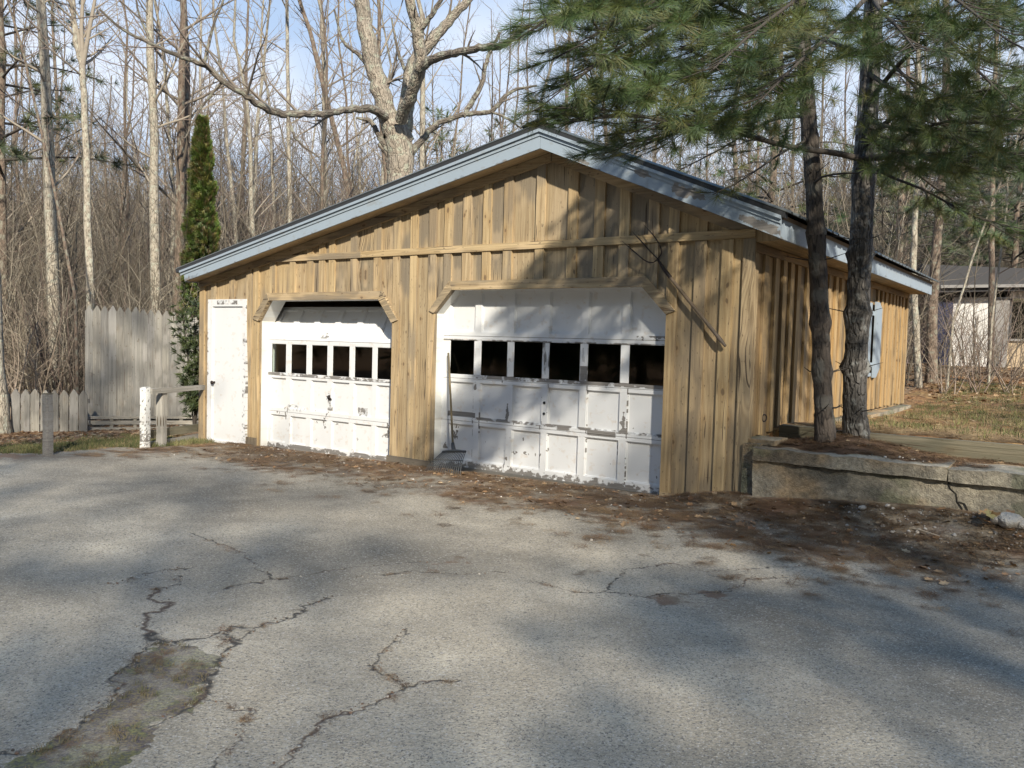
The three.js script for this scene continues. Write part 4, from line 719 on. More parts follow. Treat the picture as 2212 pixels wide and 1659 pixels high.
// trees that stand out at the left: trunk read off the photograph from the wood floor upwards
function standing(name, label, pxs, depth, wpx, opt, mats) {
  const P3 = pxs.map(([x, y]) => at(x, y, depth)), b = P3[0], base = V(b.x, landY(b.x, b.z), b.z), r0 = wpx * depth / 1788 / 2;
  const path = [V(0, -0.3, 0)]; P3.forEach((p) => { if (p.y > base.y + 0.6) path.push(V(p.x - base.x, p.y - base.y, p.z - base.z)); });
  const a = path[path.length - 2], z = path[path.length - 1], d = z.clone().sub(a).normalize(), r = rng(pxs[0][0] + 3); for (let k = 0; k < 4; k++) path.push(path[path.length - 1].clone().addScaledVector(d, opt.more ?? 1.6).add(V((r() - 0.5) * 0.2, 0, (r() - 0.5) * 0.2)));
  const fine = [path[0]]; for (let k = 1; k < path.length; k++) for (let s = 1; s <= 3; s++) fine.push(path[k - 1].clone().lerp(path[k], s / 3).add(V((r() - 0.5) * r0 * 0.35, 0, (r() - 0.5) * r0 * 0.35)));
  return addTree(name, label, [base.x, base.y, base.z], bareTree({ path: fine, r0, r1: r0 * 0.3, n: 22, start: 0.25, len: 2.6, per: PER, seg: 0.4, ...opt }, pxs[0][0] + 11), mats);
}
const pale = [BK.pale, LIMBP, TWIG], brown = [BK.brown, LIMB, TWIG];
standing('bare_tree', 'tall straight pale trunk rising above the low picket fence, thickest of the left wood', [[124, 880], [118, 700], [108, 420], [98, 180], [90, 0]], 19.5, 30, { el: 0.55 }, pale);
const forked = standing('forked_tree', 'slim pale tree left of the tall fence, forking into thin leaders high up', [[199, 900], [196, 640], [188, 400], [180, 200], [178, 140]], 18.5, 19, { more: 0.5, n: 12, start: 0.4 }, pale);
{ const mb = new MB(), tw = new MB(), r = rng(17), o = { per: PER, seg: 0.4, up: 0.06, wander: 0.1 }, q = (x, y) => at(x, y, 18.5).sub(forked.position); for (const path of [[[178, 150], [170, 80], [150, 0], [140, -90]], [[179, 140], [192, 70], [205, 0], [212, -90]], [[180, 170], [176, 60], [180, -30], [184, -110]]]) { const p = path.map((a) => q(...a)), rad = [0.06, 0.045, 0.035, 0.025]; mb.tube(p, rad, 6); side(mb, tw, p, rad, 2.4, 2, r, o); } local('leaders', mb.geo(), LIMBP, forked, { kind: 'stuff' }); local('twigs', tw.geo(), TWIG, forked, { kind: 'stuff' }); }
standing('bare_tree', 'tall pale trunk rising behind the middle of the tall pointed fence', [[338, 720], [335, 520], [332, 300], [326, 120], [322, 0]], 21.5, 25, { el: 0.6 }, pale);
standing('bare_tree', 'straight reddish brown trunk just left of the green column', [[392, 700], [398, 480], [402, 250], [399, 100], [396, 0]], 23.5, 24, { el: 0.5 }, brown);
standing('bare_tree', 'leaning dark trunk sloping down to the right above the roof, left of the great oak', [[770, 520], [742, 360], [702, 200], [676, 90], [646, 0]], 25, 15, { n: 14 }, brown);
standing('bare_tree', 'slender straight grey trunk halfway between the green column and the great oak', [[628, 600], [625, 420], [622, 200], [619, 0]], 27, 12, { n: 16 }, pale);
standing('bare_tree', 'slim tree with dark curving stem crossing in front of the thick pale trunk', [[170, 900], [162, 640], [120, 420], [70, 200], [44, 90]], 16.5, 8, { n: 14, len: 1.8 }, [BK.brown, LIMBD, TWIG]);
standing('bare_tree', 'mossy trunk foot at the far left end of the low picket fence', [[6, 935], [-6, 800], [-24, 500], [-36, 200]], 15, 40, { n: 8, start: 0.5 }, pale);
standing('bare_tree', 'pale curved tree behind the far corner of the garage, forking above the eave', [[1986, 835], [1978, 700], [1972, 600], [1976, 480], [1988, 350], [1984, 150], [1982, 0]], 17.5, 16, { n: 12, start: 0.3, len: 2.2 }, [BK.pale, LIMBD, TWIG]);
standing('bare_tree', 'darker rough trunk standing close beside the pale curved tree', [[2012, 830], [2016, 650], [2026, 500], [2040, 300], [2046, 100]], 18.5, 24, { n: 10 }, brown);
standing('bare_tree', 'thin grey sapling in front of the white house wall, bending to the right', [[2046, 815], [2058, 700], [2100, 560], [2150, 420]], 17, 6, { n: 9, len: 1.6, start: 0.3, more: 0.5 }, [BK.pale, LIMBP, TWIGP]);
standing('bare_tree', 'thin sapling in front of the tall house windows', [[2138, 790], [2142, 700], [2160, 560], [2176, 440]], 18, 6, { n: 9, len: 1.6, start: 0.25, more: 0.5 }, [BK.pale, LIMBP, TWIGP]);
standing('bare_tree', 'dark grey trunk in front of the corner post of the white house', [[2140, 800], [2141, 640], [2143, 450], [2146, 200]], 21, 15, { n: 8 }, brown);

// the great oak behind the roof
{
  const D = 16.6, q = (x, y, d = D) => at(x, y, d), b = q(868, 700), O = [b.x, landY(b.x, b.z), b.z], T = thing('oak_tree', 'great bare oak with forked lit trunk and long crooked limbs behind the garage roof', 'tree', O);
  const rel = (a) => a.map(([x, y, d]) => q(x, y, d ?? D).sub(T.position)); const w = (px) => px * D / 1788 / 2;
  const tr = new MB(), tw = new MB(), br = new MB(), r = rng(91), o = { per: { 2: 2.6, 1: 4.4 }, seg: 0.3, wander: 0.4, up: 0.03, maxTwig: 1.5, rmax: 0.035 };
  const bumpy = (s, k) => 0.93 + 0.14 * hash(s * 5 + k * 3, 8);
  const stem = (a, widths, mb = tr, lev = 2) => { const c = new THREE.CatmullRomCurve3(rel(a)), n = a.length * 5, p = c.getPoints(n), rad = p.map((_, k) => { const f = k / n * (widths.length - 1), i = Math.min(widths.length - 2, Math.floor(f)); return w(mix(widths[i], widths[i + 1], f - i)); }); const jk = mb === tr ? 0.28 : 0.6, jr = rng(Math.round(a[0][0] * 7 + a[1][1])); p.forEach((v, k) => { if (k && k < n) v.add(V((jr() - 0.5) * rad[k] * jk, (jr() - 0.5) * rad[k] * jk, (jr() - 0.5) * rad[k] * jk)); }); if (mb === tr) mb.tube(p, rad, 14, bumpy); else local('limb', new MB().tube(p, rad, 9, bumpy).geo(), BK.oakLimb, T); if (lev) side(br, tw, p, rad, c.getLength() * 0.55, lev, r, o); };
  stem([[870, 760], [868, 560], [866, 420], [864, 330], [856, 270]], [66, 62, 58, 56, 58], tr, 0);
  stem([[850, 290], [834, 240], [812, 160], [792, 70], [780, -30], [772, -140]], [46, 42, 38, 34, 30, 26]);
  stem([[872, 280], [884, 190], [892, 140], [930, 90], [970, 45], [1020, -10], [1080, -80]], [36, 34, 30, 24, 20, 17, 13], tr);
  stem([[866, 260, 16.2], [890, 200, 15.6], [908, 140, 15.2], [902, 70, 15], [885, 0, 14.8], [870, -70, 14.7]], [26, 25, 26, 22, 19, 15], tr);
  stem([[846, 262], [800, 236, 16], [750, 238, 15.5], [700, 245, 15], [650, 246, 14.6], [600, 243, 14.4], [565, 228, 14.2], [530, 205, 14], [490, 182, 13.9], [440, 140, 13.8], [395, 124, 13.7], [330, 96, 13.6], [260, 60, 13.5], [215, 20, 13.4]], [20, 17, 14, 13, 14, 14, 13, 12, 11, 10, 8, 6, 5, 4], br);
  stem([[905, 150, 15.2], [930, 130, 15], [980, 116, 14.6], [1040, 102, 14.2], [1085, 98, 14], [1110, 80, 13.8], [1150, 50, 13.6]], [18, 18, 15, 13, 12, 10, 6], br);
  stem([[876, 350], [905, 308], [945, 268], [1000, 248], [1060, 240], [1100, 200], [1160, 185]], [17, 15, 12, 11, 10, 8, 4], br);
  stem([[1000, 250], [1035, 195], [1055, 120], [1080, 70]], [12, 11, 9, 6], br);
  stem([[842, 330], [822, 300], [800, 262], [770, 255]], [15, 13, 10, 5], br);
  stem([[842, 410], [838, 340], [820, 310]], [12, 12, 9], br, 0);
  stem([[816, 172], [776, 120], [742, 90], [722, 20]], [12, 9, 7, 4], br); stem([[902, 80, 15], [940, 20, 14.8], [975, -40, 14.7]], [11, 9, 6], br); stem([[890, 180], [862, 120], [846, 40]], [9, 7, 4], br);
  stem([[1060, 240], [1100, 258], [1140, 290]], [6, 5, 3], br, 1); stem([[620, 244, 14.5], [640, 300, 14.4], [690, 340, 14.3]], [6, 5, 3], br, 1); stem([[480, 176, 13.9], [430, 240, 13.9], [400, 300, 13.8]], [5, 4, 3], br, 1); stem([[440, 140, 13.8], [460, 60, 13.8], [490, -20, 13.8]], [7, 5, 3], br); stem([[330, 96, 13.6], [300, 30, 13.6], [290, -40, 13.6]], [5, 4, 2], br);
  local('trunk', tr.geo(), BK.oak, T); local('branches', br.geo(), LIMB, T, { kind: 'stuff' }); local('twigs', tw.geo(), TWIG, T, { kind: 'stuff' });
}

// the wood: eight bare trees, each set out many times
const woodTrees = [];
for (let v = 0; v < 8; v++) { const h = 11 + v * 1.1, path = wander(h, 9, [(v % 3 - 1) * 0.08, (v % 2 - 0.5) * 0.1], 200 + v, 0.06 + 0.05 * (v % 4)); woodTrees.push([bareTree({ path, r0: 0.08 + 0.016 * (v % 5), r1: 0.018, sides: 6, n: 26, start: 0.16, len: 2.5, el: 0.65 + 0.1 * (v % 2), per: { 2: 2.7, 1: 4.2 }, seg: 0.6, rmin: 0.005, wander: 0.2 }, 300 + v), v % 3 === 1 ? brown : v % 3 === 2 ? [BK.brown, LIMBP, TWIGP] : pale]); }
{
  const r = rng(1234), protos = [], free = (x, z) => !(x > -10 && x < 1.6 && z > -8.8 && z < 2) && !(x > -8 && x < 8 && z < -13 && z > -26 && x > -3.5 - (z + 18) * 0.2);
  const left = 'bare tree among the many thin trunks of the wood behind the fences', right = 'bare tree among the trunks of the wood beyond the right end of the garage';
  const place = (px, depth, k, label, group) => {
    const p = at(px, 700, depth); if (!free(p.x, p.z)) return; const v = k % 8, y = landY(p.x, p.z); let t;
    if (!protos[v]) { t = protos[v] = addTree('woodland_tree', label, [p.x, y, p.z], ...woodTrees[v], group); } else { t = protos[v].clone(); t.name = numbered('woodland_tree'); t.userData = { label, category: 'tree', group }; scene.add(t); }
    t.position.set(p.x, y, p.z); t.rotation.y = r() * 6.28; const s = 0.8 + r() * 0.45; t.scale.set(s, s * (0.95 + 0.2 * r()), s);
  };
  for (let k = 0; k < 64; k++) place(-60 + (k * 0.618 % 1) * 1220, 20 + 34 * Math.pow(r(), 1.1) + (k % 5), k, left, 'bare trees of the wood behind the fences');
  for (let k = 0; k < 34; k++) place(1140 + (k * 0.618 % 1) * 1120, 22 + 30 * r(), k + 3, right, 'bare trees of the wood on the right');
}
// saplings and brush that read as one mass
{
  const mk = (seed, h, n, o) => { const r = rng(seed), mb = new MB(); for (let k = 0; k < n; k++) limb(mb, mb, V((r() - 0.5) * o.w, -0.1, (r() - 0.5) * o.w), V((r() - 0.5) * o.spread, 1, (r() - 0.5) * o.spread).normalize(), h * (0.6 + 0.5 * r()), o.r * (0.7 + 0.6 * r()), o.lev, r, o); return mb.geo(); };
  const kinds = [
    ['far_wood', 'hazy mass of thin bare trees filling the depth of the wood', 'wood', 6, (s) => mk(s, 9.5, 1, { w: 0.1, spread: 0.15, r: 0.055, lev: 2, per: { 2: 2.0, 1: 2.6 }, seg: 1.0, rmin: 0.009, wander: 0.16, up: 0.06 }), 2100, (r) => [-160 + r() * 2600, 34 + 62 * r()], [0.75, 1.3]],
    ['brush', 'tangle of bare saplings and brush under the trees', 'brush', 6, (s) => mk(s, 2.7, 6, { w: 0.7, spread: 0.75, r: 0.014, lev: 1, per: { 1: 3.6 }, seg: 0.5, rmin: 0.0045, wander: 0.35, up: 0.05 }), 1500, (r) => [-160 + r() * 2600, 17.5 + 34 * Math.pow(r(), 1.2)], [0.6, 1.6]],
    ['sapling_thicket', 'dense thicket of thin upright stems between the trunks', 'thicket', 4, (s) => mk(s, 5.5, 2, { w: 0.8, spread: 0.3, r: 0.02, lev: 1, per: { 1: 3.2 }, seg: 0.8, rmin: 0.005, wander: 0.22, up: 0.07 }), 900, (r) => [-160 + r() * 2600, 19 + 32 * r()], [0.7, 1.4]],
  ];
  for (const [name, label, cat, nv, make, count, where, sc] of kinds) {
    const Gp = thing(name, label, cat); Gp.userData.kind = 'stuff'; const r = rng(name.length * 77), M = new THREE.Matrix4(), Q = new THREE.Quaternion(), C = new THREE.Color();
    for (let v = 0; v < nv; v++) {
      const im = shadow(new THREE.InstancedMesh(make(500 + v), std({ color: rgb(1, 1, 1), roughness: 1 }), Math.ceil(count / nv))); im.name = name === 'brush' ? 'bush' : 'stems'; let n = 0;
      while (n < im.count) {
        const [px, d] = where(r), p = at(px, 700, d); if (p.x > -9.9 && p.x < 2.3 && p.z > -9.5) continue; if (p.x > -6 && p.x < 9 && p.z > -25.5 && p.z < -11.5 && px > 1950) { if (name !== 'brush' || p.z < -18.3 || r() < 0.55) continue; }
        if (name !== 'brush' && p.z > -10 && p.x > -12.5) continue;
        const s = mix(sc[0], sc[1], r()) * (px > 1950 && d < 22 ? 0.55 : 1); Q.setFromAxisAngle(V(0, 1, 0), r() * 6.28); M.compose(V(p.x, landY(p.x, p.z), p.z), Q, V(s, s, s)); im.setMatrixAt(n, M);
        const t = r(), b = 0.45 + 1.0 * r() * r() + 0.25 * r(); im.setColorAt(n, t < 0.6 ? C.setRGB(0.17 * b, 0.145 * b, 0.11 * b) : t < 0.75 ? C.setRGB(0.17 * b, 0.125 * b, 0.105 * b) : C.setRGB(0.38 * b, 0.335 * b, 0.26 * b)); n++;
      }
      Gp.add(im);
    }
  }
}
// bare shrubs at the edge of the wood, pale arching stems
{
  const mk = (seed) => { const r = rng(seed), mb = new MB(), tw = new MB(); for (let k = 0; k < 7; k++) limb(mb, tw, V((r() - 0.5) * 0.3, -0.1, (r() - 0.5) * 0.3), V((r() - 0.5) * 1.1, 1, (r() - 0.5) * 1.1).normalize(), 1.7 + 1.5 * r(), 0.013 + 0.008 * r(), 2, r, { per: { 2: 3, 1: 3.6 }, seg: 0.3, rmin: 0.0035, wander: 0.22, up: -0.02 }); return mergeGeometries([mb.geo(), tw.geo()]); };
  const list = [[20, 900, 16.5, 'pale arching bare shrub at the far left behind the low picket fence'], [90, 900, 17, 'bare shrub behind the low picket fence below the thick pale trunk'], [165, 900, 16.9, 'bare shrub where the low picket fence meets the tall fence'], [50, 880, 18.2, 'tangled bare shrub deeper in the wood at the far left'], [2050, 815, 16.2, 'small bare shrub at the lawn edge in front of the blue door'], [2110, 812, 16.4, 'bare shrub at the lawn edge in front of the white house wall'], [2180, 810, 16.2, 'bare shrub at the lawn edge in front of the tall house windows']];
  list.forEach(([x, y, d, label], k) => { const p = at(x, y, d), t = thing('bare_shrub', label, 'shrub', [p.x, landY(p.x, p.z), p.z]); local('stems', mk(700 + k), k < 4 ? TWIGP : k % 2 ? TWIG : TWIGP, t); if (k > 3) t.scale.setScalar(0.75); });
}

// ---------------------------------------------------------------- needles
function tuftGeo(n, len, w, seed, lo = 0.25, hi = 1.15) { const r = rng(seed), mb = new MB(); for (let k = 0; k < n; k++) { const az = r() * 6.283, a = mix(lo, hi, Math.sqrt(r())), L = len * (0.75 + 0.4 * r()), d = V(Math.cos(az) * Math.sin(a), Math.cos(a), Math.sin(az) * Math.sin(a)), s = V(-Math.sin(az), 0.2, Math.cos(az)).normalize().multiplyScalar(w / 2), b = V(0, (r() - 0.5) * 0.05, 0); const m = b.clone().addScaledVector(d, L * 0.6), e = b.clone().addScaledVector(d, L).add(V(0, -0.06 * L, 0)); mb.quad(b.clone().sub(s), b.clone().add(s), m.clone().add(s), m.clone().sub(s)); mb.tri(m.clone().sub(s), m.clone().add(s), e); } return mb.geo(); }
const needleMat = new THREE.MeshPhysicalMaterial({ color: rgb(1, 1, 1), roughness: 0.6, transmission: 0.3, thickness: 0 });
const TUFT = tuftGeo(40, 0.115, 0.002, 5), COARSE = tuftGeo(34, 0.3, 0.014, 6, 0.3, 1.4), FAR = tuftGeo(24, 0.5, 0.03, 8, 0.3, 1.5);
function needles(list, geo, parent, pal, seed, name = 'needles') {
  const im = shadow(new THREE.InstancedMesh(geo, needleMat, list.length)), M = new THREE.Matrix4(), Q = new THREE.Quaternion(), U = V(0, 1, 0), C = new THREE.Color(), r = rng(seed); im.name = name; im.userData.kind = 'stuff';
  list.forEach(([p, d, s], k) => { Q.setFromUnitVectors(U, d); M.compose(p, Q, V(s, s, s)); im.setMatrixAt(k, M); const c = pal[Math.floor(r() * pal.length)], b = 0.75 + 0.5 * r(); im.setColorAt(k, C.setRGB(c[0] * b, c[1] * b, c[2] * b)); });
  parent.add(im); return im;
}
const PINE = [[0.075, 0.118, 0.026], [0.056, 0.104, 0.03], [0.1, 0.128, 0.028], [0.125, 0.128, 0.03], [0.06, 0.108, 0.03]], DRY = [[0.1, 0.085, 0.035], [0.06, 0.08, 0.03]];
// a pine bough: main stem, flat side sprays, a tuft of needles at each twig end
function bough(mb, tufts, pts, r0, r, o = {}) {
  const c = new THREE.CatmullRomCurve3(pts), L = c.getLength(), n = Math.max(6, Math.round(L / 0.14)), p = c.getPoints(n); mb.tube(p, p.map((_, k) => mix(r0, 0.005, k / n)), 6);
  const step = o.step ?? 0.064, cnt = Math.floor(L * (1 - (o.from ?? 0.22)) / step);
  for (let k = 0; k < cnt; k++) {
    const t = (o.from ?? 0.22) + (1 - (o.from ?? 0.22)) * (k + r() * 0.6) / cnt, q = c.getPoint(t), d = c.getTangent(t), sgn = k % 2 ? 1 : -1, out = d.clone().cross(V(0, 1, 0)).normalize().multiplyScalar(sgn);
    const dir = d.clone().multiplyScalar(0.75).addScaledVector(out, 0.55 + 0.5 * r()).add(V(0, (r() - 0.55) * 0.5, 0)).normalize(), len = (o.lat ?? 0.85) * (0.35 + 0.75 * r()) * (1.15 - 0.7 * t);
    const end = q.clone().addScaledVector(dir, len * 0.55).add(V(0, -0.02, 0)), tip = end.clone().addScaledVector(dir.clone().add(V((r() - 0.5) * 0.3, 0.12, (r() - 0.5) * 0.3)).normalize(), len * 0.45); mb.tube([q, end, tip], [0.0055, 0.004, 0.003], 3);
    const gap = o.gap ?? 0.062, m = Math.max(1, Math.floor(len * 0.75 / gap));
    for (let s = 0; s < m; s++) { const f = 1 - s * gap / len, a = f > 0.55 ? end.clone().lerp(tip, (f - 0.55) / 0.45) : q.clone().lerp(end, f / 0.55), td = dir.clone().add(V((r() - 0.5) * 0.9, (r() - 0.35) * 0.7, (r() - 0.5) * 0.9)).normalize(); const off = s ? 0.05 * r() : 0; tufts.push([a.addScaledVector(td, off), td, (o.size ?? 1) * (0.75 + 0.5 * r())]); }
  }
}
const S1 = 7.81, S2 = 7.95;
{
  const knots = (ks) => (s, k, len) => { let b = 0.95 + 0.1 * hash(s * 3 + k * 5, 4); for (const [h, a] of ks) b += a * Math.exp(-((len - h) ** 2) / 0.0035) * (0.75 + 0.5 * hash(s, k)); return b; };
  const build = (label, path, rad, ks, mat, boughs, seed) => {
    const P3 = path.map(([x, y, d]) => at(x, y, d)), O = P3[0], T = thing('pine_tree', label, 'tree', [O.x, 0.62, O.z]), c = new THREE.CatmullRomCurve3(P3.map((p) => p.clone().sub(T.position))), n = 90, p = c.getPoints(n);
    p[0].y -= 0.1; local('trunk', new MB().tube(p, p.map((_, k) => { const f = k / n * (rad.length - 1), i = Math.min(rad.length - 2, Math.floor(f)); return mix(rad[i], rad[i + 1], f - i); }), 16, knots(ks)).geo(), mat, T);
    const r = rng(seed), tufts = [];
    for (const [pts, r0, o] of boughs) { const mb = new MB(); bough(mb, tufts, pts.map(([x, y, d]) => at(x, y, d).sub(T.position)), r0, r, o); local('bough', mb.geo(), LIMBD, T); }
    if (ks.length) { for (const [h] of ks) for (let q = 0; q < 3; q++) { const i = Math.min(n, Math.round(h / c.getLength() * n)), b = p[i], a = r() * 6.28, d = V(Math.cos(a), 0.1, Math.sin(a)), stub = new MB(); stub.tube([b, b.clone().addScaledVector(d, 0.12), b.clone().addScaledVector(d, 0.15 + 0.25 * r()).add(V(0, 0.03, 0))], [0.009, 0.006, 0.002], 4); local('branch_stub', stub.geo(), LIMBD, T); } }
    needles(tufts, TUFT, T, PINE, seed + 1); return tufts.length;
  };
  const a = build('slender dark pine, left of the two trunks at the garage corner', [[1783, 945, S1], [1778, 860, S1], [1768, 600, S1], [1757, 400, S1], [1742, 200, S1], [1730, 0, S1], [1720, -260, S1], [1712, -560, S1]], [0.1, 0.083, 0.083, 0.078, 0.074, 0.07, 0.066, 0.05, 0.02], [[0.73, 0.22], [1.2, 0.28], [2.02, 0.2], [2.9, 0.15]], BK.pine, [
    [[[1735, 120, 7.8], [1660, 60, 7.2], [1560, 10, 6.6], [1470, -40, 6.1], [1380, -60, 5.8]], 0.026],
    [[[1738, 250, 7.8], [1660, 262, 8.2], [1560, 320, 8.7], [1460, 372, 9.1]], 0.018, { lat: 0.45 }],
    [[[1757, 400, 7.8], [1776, 382, 7.6], [1830, 374, 7.4], [1900, 374, 7.3]], 0.014, { lat: 0.25, step: 0.3 }],
    [[[1730, -40, 7.8], [1600, -10, 6.8], [1450, 36, 6.0], [1330, 110, 5.5], [1225, 185, 5.1]], 0.03],
    [[[1728, -90, 7.8], [1520, -60, 6.3], [1320, -10, 5.3], [1170, 46, 4.9]], 0.03],
    [[[1740, 150, 7.8], [1640, 190, 7.2], [1520, 260, 6.6], [1420, 300, 6.3], [1330, 300, 6.1]], 0.022],
    [[[1736, 100, 7.8], [1640, 120, 8.3], [1500, 170, 9.0], [1400, 200, 9.4]], 0.02],
    [[[1748, 300, 7.8], [1690, 330, 7.6], [1600, 390, 7.2], [1540, 420, 7.0]], 0.012, { lat: 0.32, step: 0.12 }],
    [[[1725, -140, 7.8], [1600, -70, 7.0], [1480, 30, 6.5], [1400, 100, 6.2]], 0.02],
    [[[1738, 210, 7.8], [1640, 240, 7.0], [1500, 270, 6.1], [1380, 250, 5.5], [1270, 230, 5.2]], 0.024],
    [[[1730, 20, 7.8], [1620, 60, 6.8], [1480, 150, 6.0], [1340, 200, 5.5], [1240, 220, 5.2]], 0.026],
    [[[1728, -60, 7.8], [1560, -60, 6.6], [1380, 20, 5.6], [1250, 100, 5.0]], 0.026],
    [[[1742, 190, 7.8], [1660, 170, 7.0], [1560, 140, 6.3], [1470, 100, 5.8]], 0.02],
  ], 61);
  const b = build('stout rough barked pine, right of the two trunks at the garage corner', [[1850, 945, S2], [1846, 880, S2], [1852, 700, S2], [1860, 520, S2], [1868, 340, S2], [1880, 150, S2], [1890, -60, S2], [1896, -320, S2], [1900, -620, S2]], [0.128, 0.108, 0.106, 0.104, 0.1, 0.09, 0.085, 0.07, 0.03], [[0.78, 0.3], [1.28, 0.32], [1.86, 0.26], [2.6, 0.2]], BK.pine2, [
    [[[1868, 345, 7.9], [1800, 330, 7.7], [1735, 322, 7.55], [1640, 300, 7.2], [1540, 262, 6.7], [1450, 205, 6.2], [1380, 150, 5.8], [1290, 60, 5.4], [1235, -40, 5.1]], 0.034, { from: 0.3, lat: 0.72 }],
    [[[1866, 342, 7.9], [1960, 337, 7.4], [2060, 345, 6.8], [2160, 358, 6.3], [2270, 370, 6.0]], 0.036, { from: 0.15 }],
    [[[1866, 352, 7.9], [1930, 384, 7.6], [2000, 412, 7.3], [2100, 465, 7.0], [2240, 502, 6.8]], 0.018, { lat: 0.4, from: 0.45 }],
    [[[1870, 310, 7.9], [1940, 245, 7.3], [2040, 210, 6.7], [2250, 180, 6.0]], 0.032],
    [[[1876, 220, 7.9], [1960, 120, 7.3], [2060, 40, 6.8], [2150, -40, 6.4]], 0.028],
    [[[1885, -20, 7.9], [1810, 60, 6.9], [1720, 140, 6.1], [1640, 220, 5.7]], 0.026],
    [[[1885, -20, 7.9], [2000, 40, 7.0], [2100, 140, 6.3], [2210, 250, 5.8]], 0.026],
    [[[1872, 280, 7.9], [1930, 300, 8.5], [2030, 300, 9.2], [2150, 280, 9.8]], 0.024],
    [[[1880, 120, 7.9], [1790, 90, 8.6], [1680, 60, 9.2], [1560, 80, 9.7]], 0.022],
    [[[1882, 100, 7.9], [1970, 180, 7.2], [2040, 270, 6.8], [2080, 320, 6.6]], 0.02],
    [[[1885, 20, 7.9], [2000, -20, 7.6], [2120, 10, 7.3], [2250, 60, 7.0]], 0.024],
    [[[1872, 260, 7.9], [1960, 280, 7.0], [2060, 260, 6.2], [2160, 250, 5.7]], 0.022, { lat: 0.55 }],
    [[[1888, -80, 7.9], [1980, -60, 7], [2080, 10, 6.2], [2180, 90, 5.6]], 0.024],
    [[[1884, -10, 7.9], [1900, 20, 7.1], [1940, 60, 6.3], [1980, 110, 5.7]], 0.024],
    [[[1872, 300, 7.9], [1960, 360, 8.6], [2070, 440, 9.4], [2200, 520, 10.0]], 0.02],
    [[[1870, 300, 7.9], [1960, 330, 7.0], [2090, 330, 6.2], [2210, 330, 5.7]], 0.022],
    [[[1878, 160, 7.9], [1960, 210, 7.2], [2080, 240, 6.5], [2230, 240, 6.0]], 0.024],
    [[[1888, -100, 7.9], [1780, -40, 6.8], [1640, 60, 5.9], [1540, 150, 5.4]], 0.024],
  ], 71);
  console.log('tufts', a, b);
}

// ---------------------------------------------------------------- other evergreens
function conifer(name, label, pos, h, rad, opt) {
  const T = thing(name, label, 'tree', pos, opt.group), r = rng(opt.seed), br = new MB(), tufts = [], path = wander(h, 8, [0, 0], opt.seed + 1, 0.06);
  local('trunk', new MB().tube(path, path.map((_, k) => mix(rad, 0.02, k / 8)), 8).geo(), opt.bark ?? BK.brown, T);
  for (let k = 0; k < opt.n; k++) {
    const t = mix(opt.start, 0.99, (k + r()) / opt.n), y = t * h, az = k * 2.4 + r(), L = opt.spread * (1.05 - t) * (0.65 + 0.6 * r()) / (1.05 - opt.start) + 0.35, droop = opt.droop ?? 0.1;
    if (opt.sector && Math.cos(az - opt.sector[0]) < opt.sector[1]) continue;
    const p = [V(0, y, 0), V(Math.cos(az) * L * 0.5, y + L * 0.08, Math.sin(az) * L * 0.5), V(Math.cos(az) * L, y - L * droop, Math.sin(az) * L)]; bough(br, tufts, p, 0.012 + 0.008 * L, r, { step: opt.step, lat: opt.lat ?? L * 0.35, gap: opt.gap, size: opt.size, from: 0.25 });
  }
  local('branches', br.geo(), LIMBD, T); needles(tufts, opt.geo, T, opt.pal ?? PINE, opt.seed + 2); return T;
}
const ground = (p) => [p.x, landY(p.x, p.z), p.z];
conifer('white_pine', 'tall pine with flat layered boughs at the far left edge of the wood', ground(at(6, 800, 21)), 14, 0.16, { seed: 41, n: 44, start: 0.4, spread: 2.8, step: 0.24, lat: 0.8, gap: 0.2, size: 0.8, geo: COARSE, droop: -0.05, pal: [[0.08, 0.095, 0.035], [0.06, 0.085, 0.035]] });
conifer('white_pine', 'distant pine top showing just left of the roof ridge', ground(at(1078, 700, 44)), 12.8, 0.2, { seed: 43, n: 60, start: 0.3, spread: 2.2, step: 0.4, lat: 0.7, gap: 0.4, size: 1, geo: FAR, droop: 0.0, pal: [[0.09, 0.13, 0.05], [0.07, 0.11, 0.05]] });
conifer('white_pine', 'distant broad pine behind the limbs of the great oak', ground(at(945, 700, 42)), 13.0, 0.2, { seed: 44, n: 70, start: 0.3, spread: 2.6, step: 0.4, lat: 0.8, gap: 0.4, size: 1, geo: FAR, droop: 0.0, pal: [[0.09, 0.12, 0.05], [0.08, 0.11, 0.05]] });
conifer('hemlock', 'dark evergreen with drooping boughs behind the white house roof at the right', ground(at(2180, 790, 29)), 10, 0.16, { seed: 47, n: 90, start: 0.32, spread: 2.8, step: 0.26, lat: 0.8, gap: 0.24, size: 0.75, geo: COARSE, droop: 0.12, pal: [[0.035, 0.055, 0.025], [0.05, 0.065, 0.028]] });
conifer('hemlock', 'dark evergreen with drooping boughs at the right edge of the picture', ground(at(2335, 790, 16)), 11, 0.16, { seed: 48, n: 70, start: 0.42, spread: 2.8, step: 0.26, lat: 0.8, gap: 0.24, size: 0.75, geo: COARSE, droop: 0.2, pal: [[0.05, 0.07, 0.028], [0.075, 0.09, 0.03]] });
conifer('white_pine', 'shaded pine behind the roof, between the two trunks and the ridge', ground(at(1660, 700, 22)), 13, 0.15, { seed: 49, n: 44, start: 0.34, spread: 2.4, step: 0.35, lat: 0.7, gap: 0.32, size: 0.8, geo: COARSE, droop: 0.05 });
conifer('white_pine', 'pine with sparse boughs behind the roof, right of the two trunks', ground(at(1935, 700, 25)), 12, 0.16, { seed: 50, n: 54, start: 0.25, spread: 2.6, step: 0.33, lat: 0.7, gap: 0.32, size: 0.8, geo: COARSE, droop: 0.05, pal: [[0.06, 0.08, 0.03], [0.045, 0.075, 0.03]] });
